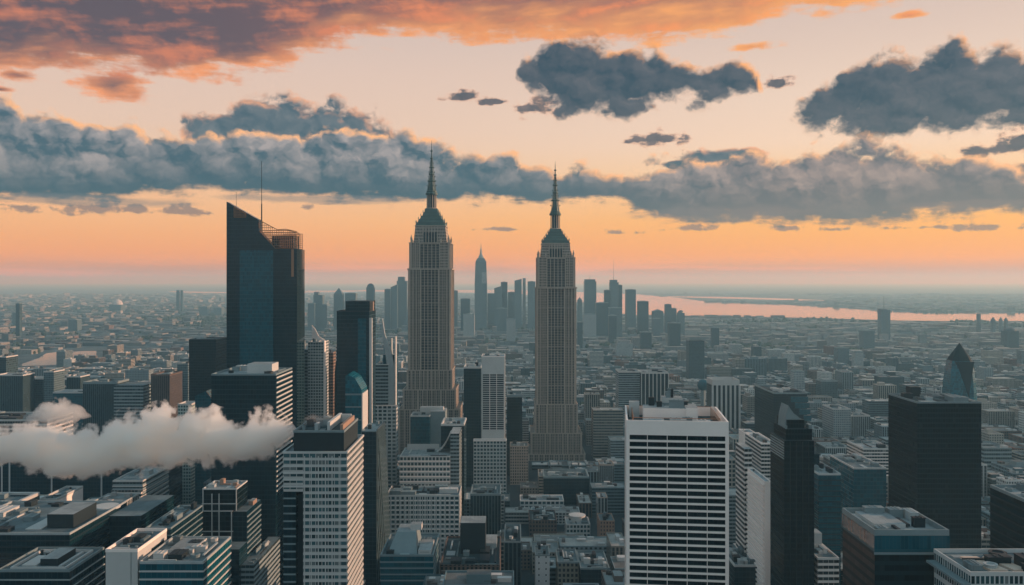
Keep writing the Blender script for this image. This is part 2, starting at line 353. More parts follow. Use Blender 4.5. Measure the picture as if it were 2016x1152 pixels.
# ------------------------------------------------------------------ mesh builder
class MB:
    def __init__(s): s.v, s.f, s.uv, s.mi, s.col = [], [], [], [], []
    def face(s, pts, uvs, m=0, col=(1, 1, 1)):
        i = len(s.v); s.v += pts; s.f.append(tuple(range(i, i + len(pts)))); s.uv += uvs; s.mi.append(m); s.col += [col] * len(pts)
    def prism(s, poly, z0, z1, m=0, mt=None, bay=3.0, fl=3.6, col=(1, 1, 1), colt=None, top=None, cap=True, bottom=False):
        """walls over a counter-clockwise outline, closed by a roof; top = another outline for tapering"""
        n = len(poly); tp = top or poly
        nf = max(1, round((z1 - z0) / fl)); u = 0.0
        for i in range(n):
            a, b_ = poly[i], poly[(i + 1) % n]; c, d = tp[i], tp[(i + 1) % n]
            w = hypot(b_[0] - a[0], b_[1] - a[1]); k = max(1, round(w / bay))
            if w < 1e-4 and hypot(d[0] - c[0], d[1] - c[1]) < 1e-4: continue
            s.face([(a[0], a[1], z0), (b_[0], b_[1], z0), (d[0], d[1], z1), (c[0], c[1], z1)], [(u, 0), (u + k, 0), (u + k, nf), (u, nf)], m, col)
            u += k + 7
        if cap: s.face([(p[0], p[1], z1) for p in tp], [(p[0] / bay, p[1] / bay) for p in tp], m if mt is None else mt, colt or col)
        if bottom: s.face([(p[0], p[1], z0) for p in reversed(poly)], [(p[0] / bay, p[1] / bay) for p in reversed(poly)], m, col)
        return s
    def box(s, x0, x1, y0, y1, z0, z1, m=0, mt=None, **k):
        return s.prism([(x0, y0), (x1, y0), (x1, y1), (x0, y1)], z0, z1, m, mt, **k)
    def ring(s, x0, x1, y0, y1, t, z0, z1, m=0, col=(1, 1, 1)):
        o = [(x0, y0), (x1, y0), (x1, y1), (x0, y1)]; i = [(x0 + t, y0 + t), (x1 - t, y0 + t), (x1 - t, y1 - t), (x0 + t, y1 - t)]
        s.prism(o, z0, z1, m, cap=False, col=col)
        s.prism(i[::-1], z0, z1, m, cap=False, col=col)
        for a in range(4):
            b_ = (a + 1) % 4
            q = [(*o[a], z1), (*o[b_], z1), (*i[b_], z1), (*i[a], z1)]
            s.face(q, [(0, 0), (1, 0), (1, 1), (0, 1)], m, col)
            q = [(*o[b_], z0), (*o[a], z0), (*i[a], z0), (*i[b_], z0)]
            s.face(q, [(0, 0), (1, 0), (1, 1), (0, 1)], m, col)
        return s
    def xz(s, poly, y0, y1, m=0, bay=3.0, fl=3.6, ms=None):
        """an outline in the x-z plane (clockwise seen from +y = counter-clockwise from the front) given depth"""
        ms = m if ms is None else ms
        s.face([(x, y0, z) for x, z in poly], [(x / bay, z / fl) for x, z in poly], m)
        s.face([(x, y1, z) for x, z in reversed(poly)], [(x / bay, z / fl) for x, z in reversed(poly)], m)
        n = len(poly)
        for i in range(n):
            (ax, az), (bx, bz) = poly[i], poly[(i + 1) % n]
            s.face([(ax, y0, az), (ax, y1, az), (bx, y1, bz), (bx, y0, bz)], [(y0 / bay, az / fl), (y1 / bay, az / fl), (y1 / bay, bz / fl), (y0 / bay, bz / fl)], ms)
        return s
    def lathe(s, prof, n=16, m=0, cx=0, cy=0, bay=2.0, fl=3.0, sq=False):
        rot = pi / n
        ring = lambda r: [(cx + r * cos(rot + 2 * pi * i / n), cy + r * sin(rot + 2 * pi * i / n)) for i in range(n)]
        for (r0, z0), (r1, z1) in zip(prof, prof[1:]):
            if abs(z1 - z0) < 1e-6:
                a, c = ring(r0), ring(r1)
                for i in range(n):
                    j = (i + 1) % n
                    s.face([(*a[i], z0), (*a[j], z0), (*c[j], z0), (*c[i], z0)], [(0, 0), (1, 0), (1, 1), (0, 1)], m)
            else: s.prism(ring(max(r0, .001)), z0, z1, m, bay=bay, fl=fl, top=ring(max(r1, .001)), cap=False)
        s.face([(*p, prof[-1][1]) for p in ring(max(prof[-1][0], .001))], [(0, 0)] * n, m)
        return s
    def bar(s, a, c, r, m=0, n=4):
        a, c = Vector(a), Vector(c); d = (c - a).normalized()
        u = d.cross(Vector((0, 0, 1)) if abs(d.z) < .9 else Vector((1, 0, 0))).normalized(); w = d.cross(u)
        A = [a + (u * cos(2 * pi * i / n) + w * sin(2 * pi * i / n)) * r for i in range(n)]; B = [p + (c - a) for p in A]
        for i in range(n):
            j = (i + 1) % n
            s.face([tuple(A[j]), tuple(A[i]), tuple(B[i]), tuple(B[j])], [(0, 0), (1, 0), (1, 1), (0, 1)], m)
        s.face([tuple(p) for p in B[::-1]], [(0, 0)] * n, m); s.face([tuple(p) for p in A], [(0, 0)] * n, m)
        return s
    def build(s, name, mats, parent=None, loc=(0, 0, 0), rz=0.0, smooth=False):
        me = bpy.data.meshes.new(name)
        me.from_pydata(s.v, [], s.f)
        uv = me.uv_layers.new(name='UVMap'); uv.data.foreach_set('uv', [q for p in s.uv for q in p])
        at = me.attributes.new('tint', 'FLOAT_COLOR', 'POINT'); at.data.foreach_set('color', [q for c in s.col for q in (*c[:3], 1)])
        for q in mats if isinstance(mats, (list, tuple)) else [mats]: me.materials.append(M[q] if isinstance(q, str) else q)
        me.polygons.foreach_set('material_index', s.mi)
        if smooth: me.polygons.foreach_set('use_smooth', [True] * len(s.f))
        me.update()
        o = bpy.data.objects.new(name, me); COL.objects.link(o)
        o.parent = parent; o.location = loc; o.rotation_euler.z = rz
        return o
def thing(name, label, cat, loc, rz=0.0, group=None):
    o = bpy.data.objects.new(name, None); COL.objects.link(o)
    o.location = loc; o.rotation_euler.z = rz; o.empty_display_size = 5
    tag(o, label, cat, group); return o
def tag(o, label=None, cat=None, group=None, kind=None):
    for k, q in (('label', label), ('category', cat), ('group', group), ('kind', kind)):
        if q: o[k] = q
    return o
def PX(px, d): return (px - CX) * d / FPX
def PZ(py, d): return CAM_H - (py - HY) * d / FPX
# ------------------------------------------------------------------ ground and water
def ground_mat():
    m, b, out = new_mat('city ground')
    p = pos(b)
    x, y, z = b.sep(p)
    n = b.noise(p, .012, 6, .6); n2 = b.noise(p, .0016, 5, .55); n3 = b.noise(b.v('ADD', p, (900, 30, 0)), .11, 4, .6)
    near = b.ss(y, 1500, 2600, 1, 0)
    far = b.ramp(n2 * .55 + n * .5, [(.36, (.022, .05, .05)), (.47, (.05, .08, .09)), (.58, (.11, .145, .155)), (.70, (.25, .255, .25))])
    st = b.v('SCALE', b.v('ADD', (.035, .052, .06), (0, 0, 0)), scale=.6 + n3 * .8)
    principled(b, out, Base_Color=b.mix(near, far, st), Roughness=.9, Specular_IOR_Level=.15)
    return m
def sheet(name, pts, z, mat, kind='structure'):
    g = MB(); g.face([(x, y, z) for x, y in pts], [(0, 0)] * len(pts))
    return tag(g.build(name, mat), kind=kind)
R_ = 90000
sheet('ground', [(-R_, -20000), (R_, -20000), (R_, R_), (-R_, R_)], 0, ground_mat())
def water_mat():
    m, b, out = new_mat('water')
    p = pos(b)
    n = b.noise(b.v('MULTIPLY', p, (.004, .012, 0)), 1.0, 4, .6)
    bump = b.node('ShaderNodeBump'); bump.inputs['Strength'].default_value = .03; bump.inputs['Distance'].default_value = 1
    b.put(bump.inputs['Height'], b.noise(p, .02, 3, .5))
    principled(b, out, Base_Color=(.05, .07, .08), Roughness=.05 + n * .05, Specular_IOR_Level=.8, IOR=1.5, Normal=E(b, bump.outputs[0]))
    return m
WM = water_mat()
def gp(px, py):
    d = CAM_H * FPX / (py - HY); return (PX(px, d), d)
up = [(700, 571.5), (880, 571), (1010, 570.5), (1135, 575), (1260, 580), (1330, 586), (1400, 595.5), (1470, 598), (1550, 601), (1640, 606), (1735, 612), (1835, 617.5), (1930, 617), (2100, 618), (2600, 620)]
lo = [(2600, 634), (2100, 632), (1900, 633), (1800, 632), (1740, 631), (1620, 627), (1500, 624.5), (1350, 623), (1240, 622), (1180, 606), (1135, 596), (1010, 577), (880, 576), (700, 574)]
sheet('river', [gp(*p) for p in (up + lo)][::-1], 2.0, WM)
sheet('river', [gp(*p) for p in [(1290, 583.4), (1420, 584.6), (1560, 588.6), (1640, 592.5), (1600, 592.8), (1480, 589.4), (1380, 587.0), (1300, 584.6)]][::-1], 2.0, WM)
sheet('river', [gp(*p) for p in [(340, 573.5), (440, 575), (520, 573), (700, 572), (700, 574.5), (520, 578), (400, 577.5), (330, 575)]][::-1], 2.0, WM)
sheet('lake', [gp(*p) for p in [(30, 722), (72, 707), (92, 696), (130, 692), (190, 691.5), (189, 704), (150, 717), (108, 719.5)]][::-1], 1.0, WM)
# ------------------------------------------------------------------ buildings placed by what the photograph shows
HEROES = []
def register(name, x0, x1, y0, y1, h, ref, vb):
    """footprint in metres, height, and the lowest picture row that must stay visible"""
    pts = [(CX + x * FPX / y) for x in (x0, x1) for y in (y0, y1)]
    HEROES.append(dict(name=name, r=(x0, x1, y0, y1), h=h, px=(min(pts), max(pts)), top=HY + (CAM_H - h) * FPX / y0, d=y0, ref=ref, vb=vb))
rng = random.Random(11)
def roof_kit(t, x0, x1, y0, y1, z, n, seed, mats=('pale_metal', 'grey', 'grey', 'dark', 'dark', 'roof_mid', 'offwhite')):
    """plant on a flat roof: housings with lids, ducts on feet, round fans, pads"""
    r = random.Random(seed); w, dp = x1 - x0, y1 - y0; used = []
    for i in range(n):
        for _ in range(12):
            k = r.random(); a = r.uniform(.10, .30) * w; c = r.uniform(.08, .26) * dp
            if k > .72: a, c = (min(1.1, w * .05), r.uniform(.3, .6) * dp) if r.random() < .5 else (r.uniform(.3, .6) * w, min(1.1, dp * .05))
            cx, cy_ = r.uniform(x0 + a / 2 + .6, x1 - a / 2 - .6), r.uniform(y0 + c / 2 + .6, y1 - c / 2 - .6)
            q = (cx - a / 2, cx + a / 2, cy_ - c / 2, cy_ + c / 2)
            if all(q[1] < u[0] or q[0] > u[1] or q[3] < u[2] or q[2] > u[3] for u in used): break
        else: continue
        used.append((q[0] - .4, q[1] + .4, q[2] - .4, q[3] + .4))
        g = MB(); mt = r.choice(mats)
        if k > .72:
            g.box(*q, z + .5, z + 1.4, bottom=True)
            for s_ in (.2, .5, .8):
                fx, fy = (cx, q[2] + (q[3] - q[2]) * s_) if a < c else (q[0] + (q[1] - q[0]) * s_, cy_)
                g.box(fx - .2, fx + .2, fy - .2, fy + .2, z, z + .5, cap=False)
            g.build('duct', mt, t)
        elif k > .6:
            rr = min(a, c) / 2
            g.lathe([(rr, z), (rr, z + 1.6), (rr * 1.08, z + 1.6), (rr * 1.08, z + 1.9), (rr * .7, z + 1.9), (rr * .7, z + 1.5)], 14, cx=cx, cy=cy_)
            g.build('fan', mt, t)
        elif k > .48:
            g.box(*q, z, z + .25); g.build('roof_pad', r.choice(['offwhite', 'roof', 'pale_metal']), t)
        else:
            hh = r.uniform(1.8, 4.2)
            g.box(*q, z, z + hh - .3); g.box(q[0] - .2, q[1] + .2, q[2] - .2, q[3] + .2, z + hh - .3, z + hh, bottom=True)
            for s_ in (.3, .6): g.box(q[0] + (q[1] - q[0]) * s_, q[0] + (q[1] - q[0]) * s_ + .5, q[2] + .3, q[3] - .3, z + hh, z + hh + .3)
            g.build('rooftop_unit', mt, t)
def tower(name, label, px0, px1, py, d, dep, wall, roof='roof', par=(1.6, .7, 'grey'), bands=None, fins=None, kit=7, bay=3.0, fl=3.7, vb=None, ref=None, rot=0.0, cat='building', z0=0.0, poly=None):
    """a flat-roofed block: px0..px1 its front, py its front roof edge, at d metres, dep metres deep"""
    x0, x1 = PX(px0, d), PX(px1, d); h = PZ(py, d); w = x1 - x0
    t = thing(name, label, cat, ((x0 + x1) / 2, d + dep / 2, 0), rot)
    ph, pt, pm = par; W, D = w / 2, dep / 2
    g = MB(); pl = poly(W, D) if poly else [(-W, -D), (W, -D), (W, D), (-W, D)]
    if poly:
        g.prism(pl, z0, h, 0, 1, bay=bay, fl=fl); g.build('wall', [wall, roof], t)
    else:
        g.prism(pl, z0, h - ph, 0, bay=bay, fl=fl, cap=False); g.build('wall', wall, t)
        q = MB(); q.face([(x, y, h - ph + .02) for x, y in [(-W + pt * .5, -D + pt * .5), (W - pt * .5, -D + pt * .5), (W - pt * .5, D - pt * .5), (-W + pt * .5, D - pt * .5)]], [(0, 0)] * 4)
        q.build('roof', roof, t)
        MB().ring(-W - .12, W + .12, -D - .12, D + .12, pt, h - ph, h).build('parapet', pm, t)
    if bands:
        pitch, th, bm, zmin = bands; z = h - ph - pitch
        while z > max(z0, zmin):
            MB().ring(-W - .35, W + .35, -D - .35, D + .35, .3, z, z + th).build('floor_band', bm, t); z -= pitch
    if fins:
        n, fw, fm, zt = fins
        for i in range(n + 1):
            x = -W + i * 2 * W / n
            MB().box(x - fw / 2, x + fw / 2, -D - .7, -D - .05, z0, h - ph + zt, bottom=True).build('fin', fm, t)
    if kit: roof_kit(t, -W + pt + .5, W - pt - .5, -D + pt + .5, D - pt - .5, h - ph, kit, hash_(name, px0))
    register(name, x0, x1, d, d + dep, h, ref, vb if vb else py + 40)
    t['h'] = h; t['w'] = w; t['dep'] = dep
    return t
def hash_(s, k): return sum(ord(c) * (i + 3) for i, c in enumerate(s)) + int(k * 7)
def sub(t, name, mat, x0, x1, y0, y1, z0, z1, roof=None, bay=3.0, fl=3.7, **k):
    """a further block of the same building, in its own coordinates"""
    return MB().box(x0, x1, y0, y1, z0, z1, 0, 1 if roof else 0, bay=bay, fl=fl, **k).build(name, [mat, roof] if roof else mat, t)

# ---- the two stone towers with copper spires
def stone_tower(label, ref, cx, d, pxs, ybase, spire_top, lantern_top, lantern_bot, crown_y, block_y, led1, led2, led3, hw, wings, vb):
    """all p* values are picture rows or half widths in picture pixels at distance d"""
    s = d / FPX; X = PX(cx, d); Z = lambda y: CAM_H - (y - HY) * s
    H = hw * s; t = thing('spired_tower', label, 'skyscraper', (X, d + H, 0))
    def sq(r): return [(-r, -r), (r, -r), (r, r), (-r, r)]
    # stepped base
    for a, b_, y in wings:
        r = a * s; ry = b_ * s
        g = MB(); g.prism([(-r, -ry), (r, -ry), (r, ry), (-r, ry)], 0, Z(y), 0, 1, bay=2.4, fl=3.8); g.build('base_wing', ['stone_strip', 'limestone_dark'], t)
        MB().ring(-r - .5, r + .5, -ry - .5, ry + .5, 1.0, Z(y), Z(y) + 1.6).build('cornice', 'limestone', t)
        for u in (-.98, -.80, -.62, -.43, -.25, -.085, .085, .25, .43, .62, .80, .98):
            x = u * r; pw = .9 if abs(u) in (.43, .98) else .5
            MB().box(x - pw, x + pw, -ry - .8, -ry - .02, 0, Z(y)).build('pier', 'limestone', t)
    # shaft: window strips between stone piers, thick corners of masonry
    top = Z(led1)
    g = MB(); g.prism(sq(H - 1.0), Z(wings[0][2]), top, 0, 1, bay=2.2, fl=3.8); g.build('shaft', ['stone_glass', 'limestone_dark'], t)
    for sx in (-1, 1):
        for sy in (-1, 1):
            c = [sorted((sx * H, sx * H * .46)), sorted((sy * H, sy * H * .46))]
            MB().box(*c[0], *c[1], Z(wings[0][2]), top, 0, 0, bay=2.3, fl=3.8).build('corner_bay', 'stone_strip', t)
    zb = Z(wings[0][2])
    def pier(u, wd, side, z0, z1, R=H, proud=.9, m='limestone'):
        a, c = u * R - wd / 2, u * R + wd / 2
        q = {'f': (a, c, -R - proud, -R - .02), 'b': (a, c, R + .02, R + proud), 'l': (-R - proud, -R - .02, a, c), 'r': (R + .02, R + proud, a, c)}[side]
        MB().box(*q, z0, z1).build('pier', m, t)
    for side in 'flr':
        for u, wd in ((-.955, 2.2), (-.80, .8), (-.63, .8), (-.43, 2.0), (.43, 2.0), (.63, .8), (.80, .8), (.955, 2.2)): pier(u, wd, side, zb, top)
        for u in (-.25, -.085, .085, .25): pier(u, .95, side, zb, top, proud=.3)
    for y, e in ((led1, 1.9), (led2, 1.5), (led3, 1.5)):
        MB().ring(-H - e, H + e, -H - e, H + e, 2.0, Z(y) - .9, Z(y) + .9).build('cornice', 'limestone', t)
    for k in range(1, 6):
        zz = zb + (top - zb) * k / 6
        MB().ring(-H - .35, H + .35, -H - .35, H + .35, .4, zz - .5, zz + .5).build('string_course', 'limestone_dark', t)
    # upper block with tall openings, then the crown that leans in
    U = H * .955; zu = Z(block_y)
    g = MB(); g.prism(sq(U - .8), top + .9, zu, 0, 1, bay=2.2, fl=3.8); g.build('upper_block', ['stone_glass', 'limestone'], t)
    for sx in (-1, 1):
        for sy in (-1, 1):
            c = [sorted((sx * U, sx * U * .5)), sorted((sy * U, sy * U * .5))]
            MB().box(*c[0], *c[1], top + .9, zu + 1.5, 0, 1, bay=2.5, fl=3.8).build('corner_bay', ['stone', 'limestone'], t)
    for side in 'flr':
        for u, wd in ((-.94, 2.0), (-.72, 1.0), (-.5, 1.6), (.5, 1.6), (.72, 1.0), (.94, 2.0)): pier(u, wd, side, top + .9, zu + 1.5, U)
        for u in (-.3, -.1, .1, .3): pier(u, 1.1, side, top + .9, zu, U, .3)
    MB().ring(-U - 1.0, U + 1.0, -U - 1.0, U + 1.0, 1.6, zu + 1.5, zu + 2.6).build('cornice', 'limestone', t)
    C0, C1 = H * .80, H * .71; zc = Z(crown_y)
    g = MB(); g.prism(sq(C0), zu, zc, 0, 1, top=sq(C1), bay=2.3, fl=4.2); g.build('crown', ['stone', 'limestone'], t)
    for u in (-.34, -.17, 0, .17, .34):
        z0, z1 = zu + (zc - zu) * .12, zu + (zc - zu) * .66
        yy = lambda z: -(C0 + (C1 - C0) * (z - zu) / (zc - zu))
        g = MB(); g.xz([(u * C0 - 1.15, z0), (u * C0 + 1.15, z0), (u * C0 + 1.15, z1 - 1.4), (u * C0, z1), (u * C0 - 1.15, z1 - 1.4)], yy(z0) - .12, yy(z1) + 1.0)
        g.build('window', 'dark', t)
    for u in (-.43, -.255, -.085, .085, .255, .43):
        g = MB(); g.prism([(u * C0 - .5, -C0 - 1.0), (u * C0 + .5, -C0 - 1.0), (u * C0 + .5, -C0 + .2), (u * C0 - .5, -C0 + .2)], zu, zc - 1, top=[(u * C0 - .5, -C1 - .8), (u * C0 + .5, -C1 - .8), (u * C0 + .5, -C1 + .2), (u * C0 - .5, -C1 + .2)])
        g.build('buttress', 'limestone', t)
    MB().ring(-C1 - .9, C1 + .9, -C1 - .9, C1 + .9, 1.5, zc - 1.4, zc).build('cornice', 'limestone', t)
    # pinnacles round the shoulders
    def pinnacle(x, y, z, h, r):
        g = MB(); g.prism([(x - r, y - r), (x + r, y - r), (x + r, y + r), (x - r, y + r)], z, z + h * .45, cap=False)
        g.prism([(x - r * 1.35, y - r * 1.35), (x + r * 1.35, y - r * 1.35), (x + r * 1.35, y + r * 1.35), (x - r * 1.35, y + r * 1.35)], z + h * .45, z + h * .55, bottom=True)
        g.prism([(x - r, y - r), (x + r, y - r), (x + r, y + r), (x - r, y + r)], z + h * .55, z + h, top=[(x - .1, y - .1), (x + .1, y - .1), (x + .1, y + .1), (x - .1, y + .1)])
        g.build('pinnacle', 'limestone', t)
    for a in (-.93, -.55, .55, .93):
        for c in (-.93, .93): pinnacle(a * U, c * U, zu + 2.6, (11 if abs(a) > .9 else 6), 1.0)
    for a in (-.94, .94):
        for c in (-.45, .45): pinnacle(a * U, c * U, zu + 2.6, 6, .9)
        for c in (-.94, .94): pinnacle(a * H, c * H, top + .9, 7, .8)
    for a in (-.93, .93):
        for c in (-.93, .93): pinnacle(a * C1, c * C1, zc, 6.5, .8)
    # copper roof in steps
    zl = Z(lantern_bot); st = 5; L0 = pxs['lant'] * s
    g = MB()
    prof = [(1.0, 0), (.96, .16), (.88, .16), (.80, .36), (.73, .36), (.66, .56), (.58, .56), (.52, .76), (.46, .76), (.42, 1.0)]
    for (r0, k0), (r1, k1) in zip(prof, prof[1:]):
        if k1 > k0: g.prism(sq(C1 * r0), zc + (zl - zc) * k0, zc + (zl - zc) * k1, top=sq(C1 * r1))
    g.build('copper_roof', 'copper', t)
    for k, r in ((.16, .97), (.36, .81), (.56, .67), (.76, .53)):
        zz = zc + (zl - zc) * k
        MB().ring(-C1 * r - .35, C1 * r + .35, -C1 * r - .35, C1 * r + .35, .8, zz - .45, zz + .25).build('roof_moulding', 'copper', t)
        for a in (-1, 1):
            for c in (-1, 1): pinnacle(a * C1 * r, c * C1 * r, zz, 3.6, .5)
    # lantern with columns
    zt = Z(lantern_top)
    MB().lathe([(L0 * .72, zl), (L0 * .72, zt)], 12, bay=1.2, fl=4).build('lantern', 'dark', t)
    for i in range(12):
        a = 2 * pi * (i + .5) / 12
        MB().lathe([(.62, zl), (.5, zt)], 6, cx=L0 * .88 * cos(a), cy=L0 * .88 * sin(a)).build('column', 'limestone', t)
    MB().lathe([(L0 * 1.06, zl - .2), (L0 * 1.06, zl + 1.2), (L0 * .7, zl + 1.2)], 12).build('lantern_sill', 'limestone', t)
    MB().lathe([(L0 * .95, zt - .6), (L0 * 1.15, zt), (L0 * 1.15, zt + 2.4), (L0 * .98, zt + 3.2), (L0 * .98, zt + 5.5), (L0 * .8, zt + 6)], 12).build('gallery', 'copper_dark', t)
    # spire: ribbed cone, knobs, needle
    ya, yb = pxs['cone'], pxs['knob']
    zk, zn = Z(ya), Z(spire_top); z5 = zt + 6
    g = MB(); g.lathe([(L0 * .80, z5), (L0 * .62, z5 + (zk - z5) * .16), (L0 * .60, z5 + (zk - z5) * .18), (L0 * .44, z5 + (zk - z5) * .42), (L0 * .42, z5 + (zk - z5) * .44), (L0 * .26, z5 + (zk - z5) * .7), (L0 * .15, zk)], 8, bay=.8, fl=2)
    g.build('spire', 'copper_dark', t)
    for i in range(8):
        a = 2 * pi * (i + .5) / 8
        g = MB(); g.bar((L0 * .84 * cos(a), L0 * .84 * sin(a), z5), (L0 * .2 * cos(a), L0 * .2 * sin(a), zk - 1), .22)
        for k in range(1, 7):
            f = k / 7; rr = L0 * (.84 - .64 * f); g.bar((rr * cos(a), rr * sin(a), z5 + (zk - z5) * f), (rr * 1.42 * cos(a), rr * 1.42 * sin(a), z5 + (zk - z5) * f + 1.5), .32)
        g.build('spire_rib', 'copper_dark', t)
    for f, q_ in ((.30, .66), (.52, .50), (.74, .34)):
        zz = z5 + (zk - z5) * f; MB().lathe([(L0 * q_, zz - .8), (L0 * (q_ + .10), zz), (L0 * (q_ + .10), zz + .7), (L0 * (q_ - .06), zz + 1.5)], 8).build('spire_collar', 'copper', t)
    zk2 = Z(yb)
    g = MB(); g.lathe([(L0 * .15, zk), (L0 * .30, zk + .8), (L0 * .30, zk + 1.8), (L0 * .13, zk + 2.8), (L0 * .10, zk2 - 1), (L0 * .24, zk2), (L0 * .24, zk2 + .9), (L0 * .07, zk2 + 2), (.14, zn)], 8)
    for f in (.35, .6): g.bar((-.9, 0, zk2 + (zn - zk2) * f), (.9, 0, zk2 + (zn - zk2) * f), .14)
    g.build('finial', 'copper_dark', t)
    R = max(a for a, _, _ in wings) * s
    register('spired_tower', X - R, X + R, d + H - R, d + H + R, Z(spire_top), ref, vb)
    return t
stone_tower('taller stone skyscraper with green copper crown and spire, nearer the slanted dark tower', 'the taller spired stone tower', 846, 1200, dict(lant=10.6, cone=308, knob=292), 931, 270, 380, 408, 443, 481, 530, 730, 768,
            41.5, [(44.5, 44.5, 730), (52, 49, 768), (60, 54, 806)], 815)
stone_tower('shorter stone skyscraper with green copper crown and spire, nearer the white ribbon tower', 'the shorter spired stone tower', 1095, 1290, dict(lant=10.4, cone=342, knob=331), 931, 312, 421, 449, 478, 510, 567, 797, 853,
            38.5, [(42, 42, 797), (50, 47, 853), (56, 52, 893)], 915)

# ---- tall dark tower with the slanted top
def slanted_tower():
    d, dep = 900.0, 34.0; s = d / FPX; cx = 515; X = lambda px: (px - cx) * s; Z = lambda py: CAM_H - (py - HY) * s
    t = thing('slanted_tower', 'tallest dark glass tower with a slanted top and thin mast', 'skyscraper', (PX(cx, d), d + dep / 2, 0)); y0, y1 = -dep / 2, dep / 2
    g = MB(); g.xz([(X(446), 0), (X(541), 0), (X(541), Z(489)), (X(527), Z(474)), (X(510), Z(455)), (X(508), Z(432)), (X(446), Z(397))], y0, y0 + 12, 0, 1.9, 3.9); g.build('main_slab', 'dark_glass', t)
    g = MB(); g.box(X(447.5), X(541), y0 + 12.02, y1, 0, Z(490), bay=1.9, fl=3.9); g.build('rear_slab', 'dark_glass', t)
    g = MB(); g.xz([(X(472), 0), (X(538), 0), (X(538), Z(493)), (X(472), Z(493))], y0 - .5, y0 - .02, 0, 1.9, 3.9); g.build('glass_panel', 'mid_glass', t)
    g = MB(); g.box(X(541), X(585), y0 - 1.2, y1 - 2, 0, Z(490), 0, 1, bay=1.9, fl=3.9); g.build('side_column', ['dark_glass', 'roof_dark'], t)
    MB().box(X(585) + .03, X(585) + .2, y0 - 1.1, y1 - 2.1, 0, Z(490) - .1).build('side_glass', 'mirror', t)
    g = MB(); g.box(X(574), X(579), y0 - 1.45, y0 - 1.22, Z(545), Z(491)); g.build('corner_reflection', 'bronze', t)  # orange sunset reflection at the top, painted as a bronze strip
    # the open bronze lattice crown
    def lattice(nm, poly, yy, nu, nv):
        xs = [p[0] for p in poly]; zs = [p[1] for p in poly]; g = MB(); xa, xb, za, zb = min(xs), max(xs), min(zs), max(zs)
        def span(v, ax): # interval of the outline along a line at v
            hit = []
            for (ax0, az0), (bx0, bz0) in zip(poly, poly[1:] + poly[:1]):
                p, q = ((ax0, az0), (bx0, bz0)) if ax == 'z' else ((az0, ax0), (bz0, bx0))
                if (p[1] - v) * (q[1] - v) < 0: hit.append(p[0] + (q[0] - p[0]) * (v - p[1]) / (q[1] - p[1]))
            return (min(hit), max(hit)) if len(hit) >= 2 else None
        for i in range(nv + 1):
            z = za + (zb - za) * (i + .01) / (nv + .02); q = span(z, 'z')
            if q: g.bar((q[0], yy, z), (q[1], yy, z), .26)
        for i in range(nu + 1):
            x = xa + (xb - xa) * (i + .01) / (nu + .02); q = span(x, 'x')
            if q: g.bar((x, yy, q[0]), (x, yy, q[1]), .24)
        for p, q in zip(poly, poly[1:] + poly[:1]): g.bar((p[0], yy, p[1]), (q[0], yy, q[1]), .35)
        return g.build(nm, 'bronze', t)
    lattice('crown_lattice', [(X(509), Z(433)), (X(509), Z(455)), (X(541), Z(489)), (X(584), Z(489)), (X(584), Z(456)), (X(562), Z(451)), (X(545), Z(452))], y0 + 2, 20, 11)
    lattice('crown_lattice', [(X(509), Z(470)), (X(509), Z(452)), (X(560), Z(452)), (X(582), Z(458)), (X(582), Z(489)), (X(530), Z(489))], y0 + 16, 16, 9)
    lattice('crown_lattice', [(X(545), Z(458)), (X(545), Z(489)), (X(582), Z(489)), (X(582), Z(458))], y1 - 4, 10, 8)
    g = MB(); g.box(X(532), X(576), y0 + 5, y1 - 6, Z(490) + .05, Z(464), bay=1.9, fl=3.9); g.build('plant_room', 'dark_glass', t)
    lattice('top_lattice', [(X(461), Z(407)), (X(461), Z(428)), (X(484), Z(428)), (X(484), Z(421))], y0 - .3, 9, 7)
    MB().lathe([(.75, Z(470)), (.6, Z(400)), (.35, Z(398)), (.25, Z(314))], 6, cx=X(507.5), cy=y0 + 14).build('mast', 'dark', t)
    MB().lathe([(.25, Z(420)), (.12, Z(377))], 6, cx=X(461.5), cy=y0 + 6).build('aerial', 'dark', t)
    register('slanted_tower', PX(446, d), PX(598, d), d, d + dep, Z(397), 'the slanted dark tower', 800)
slanted_tower()

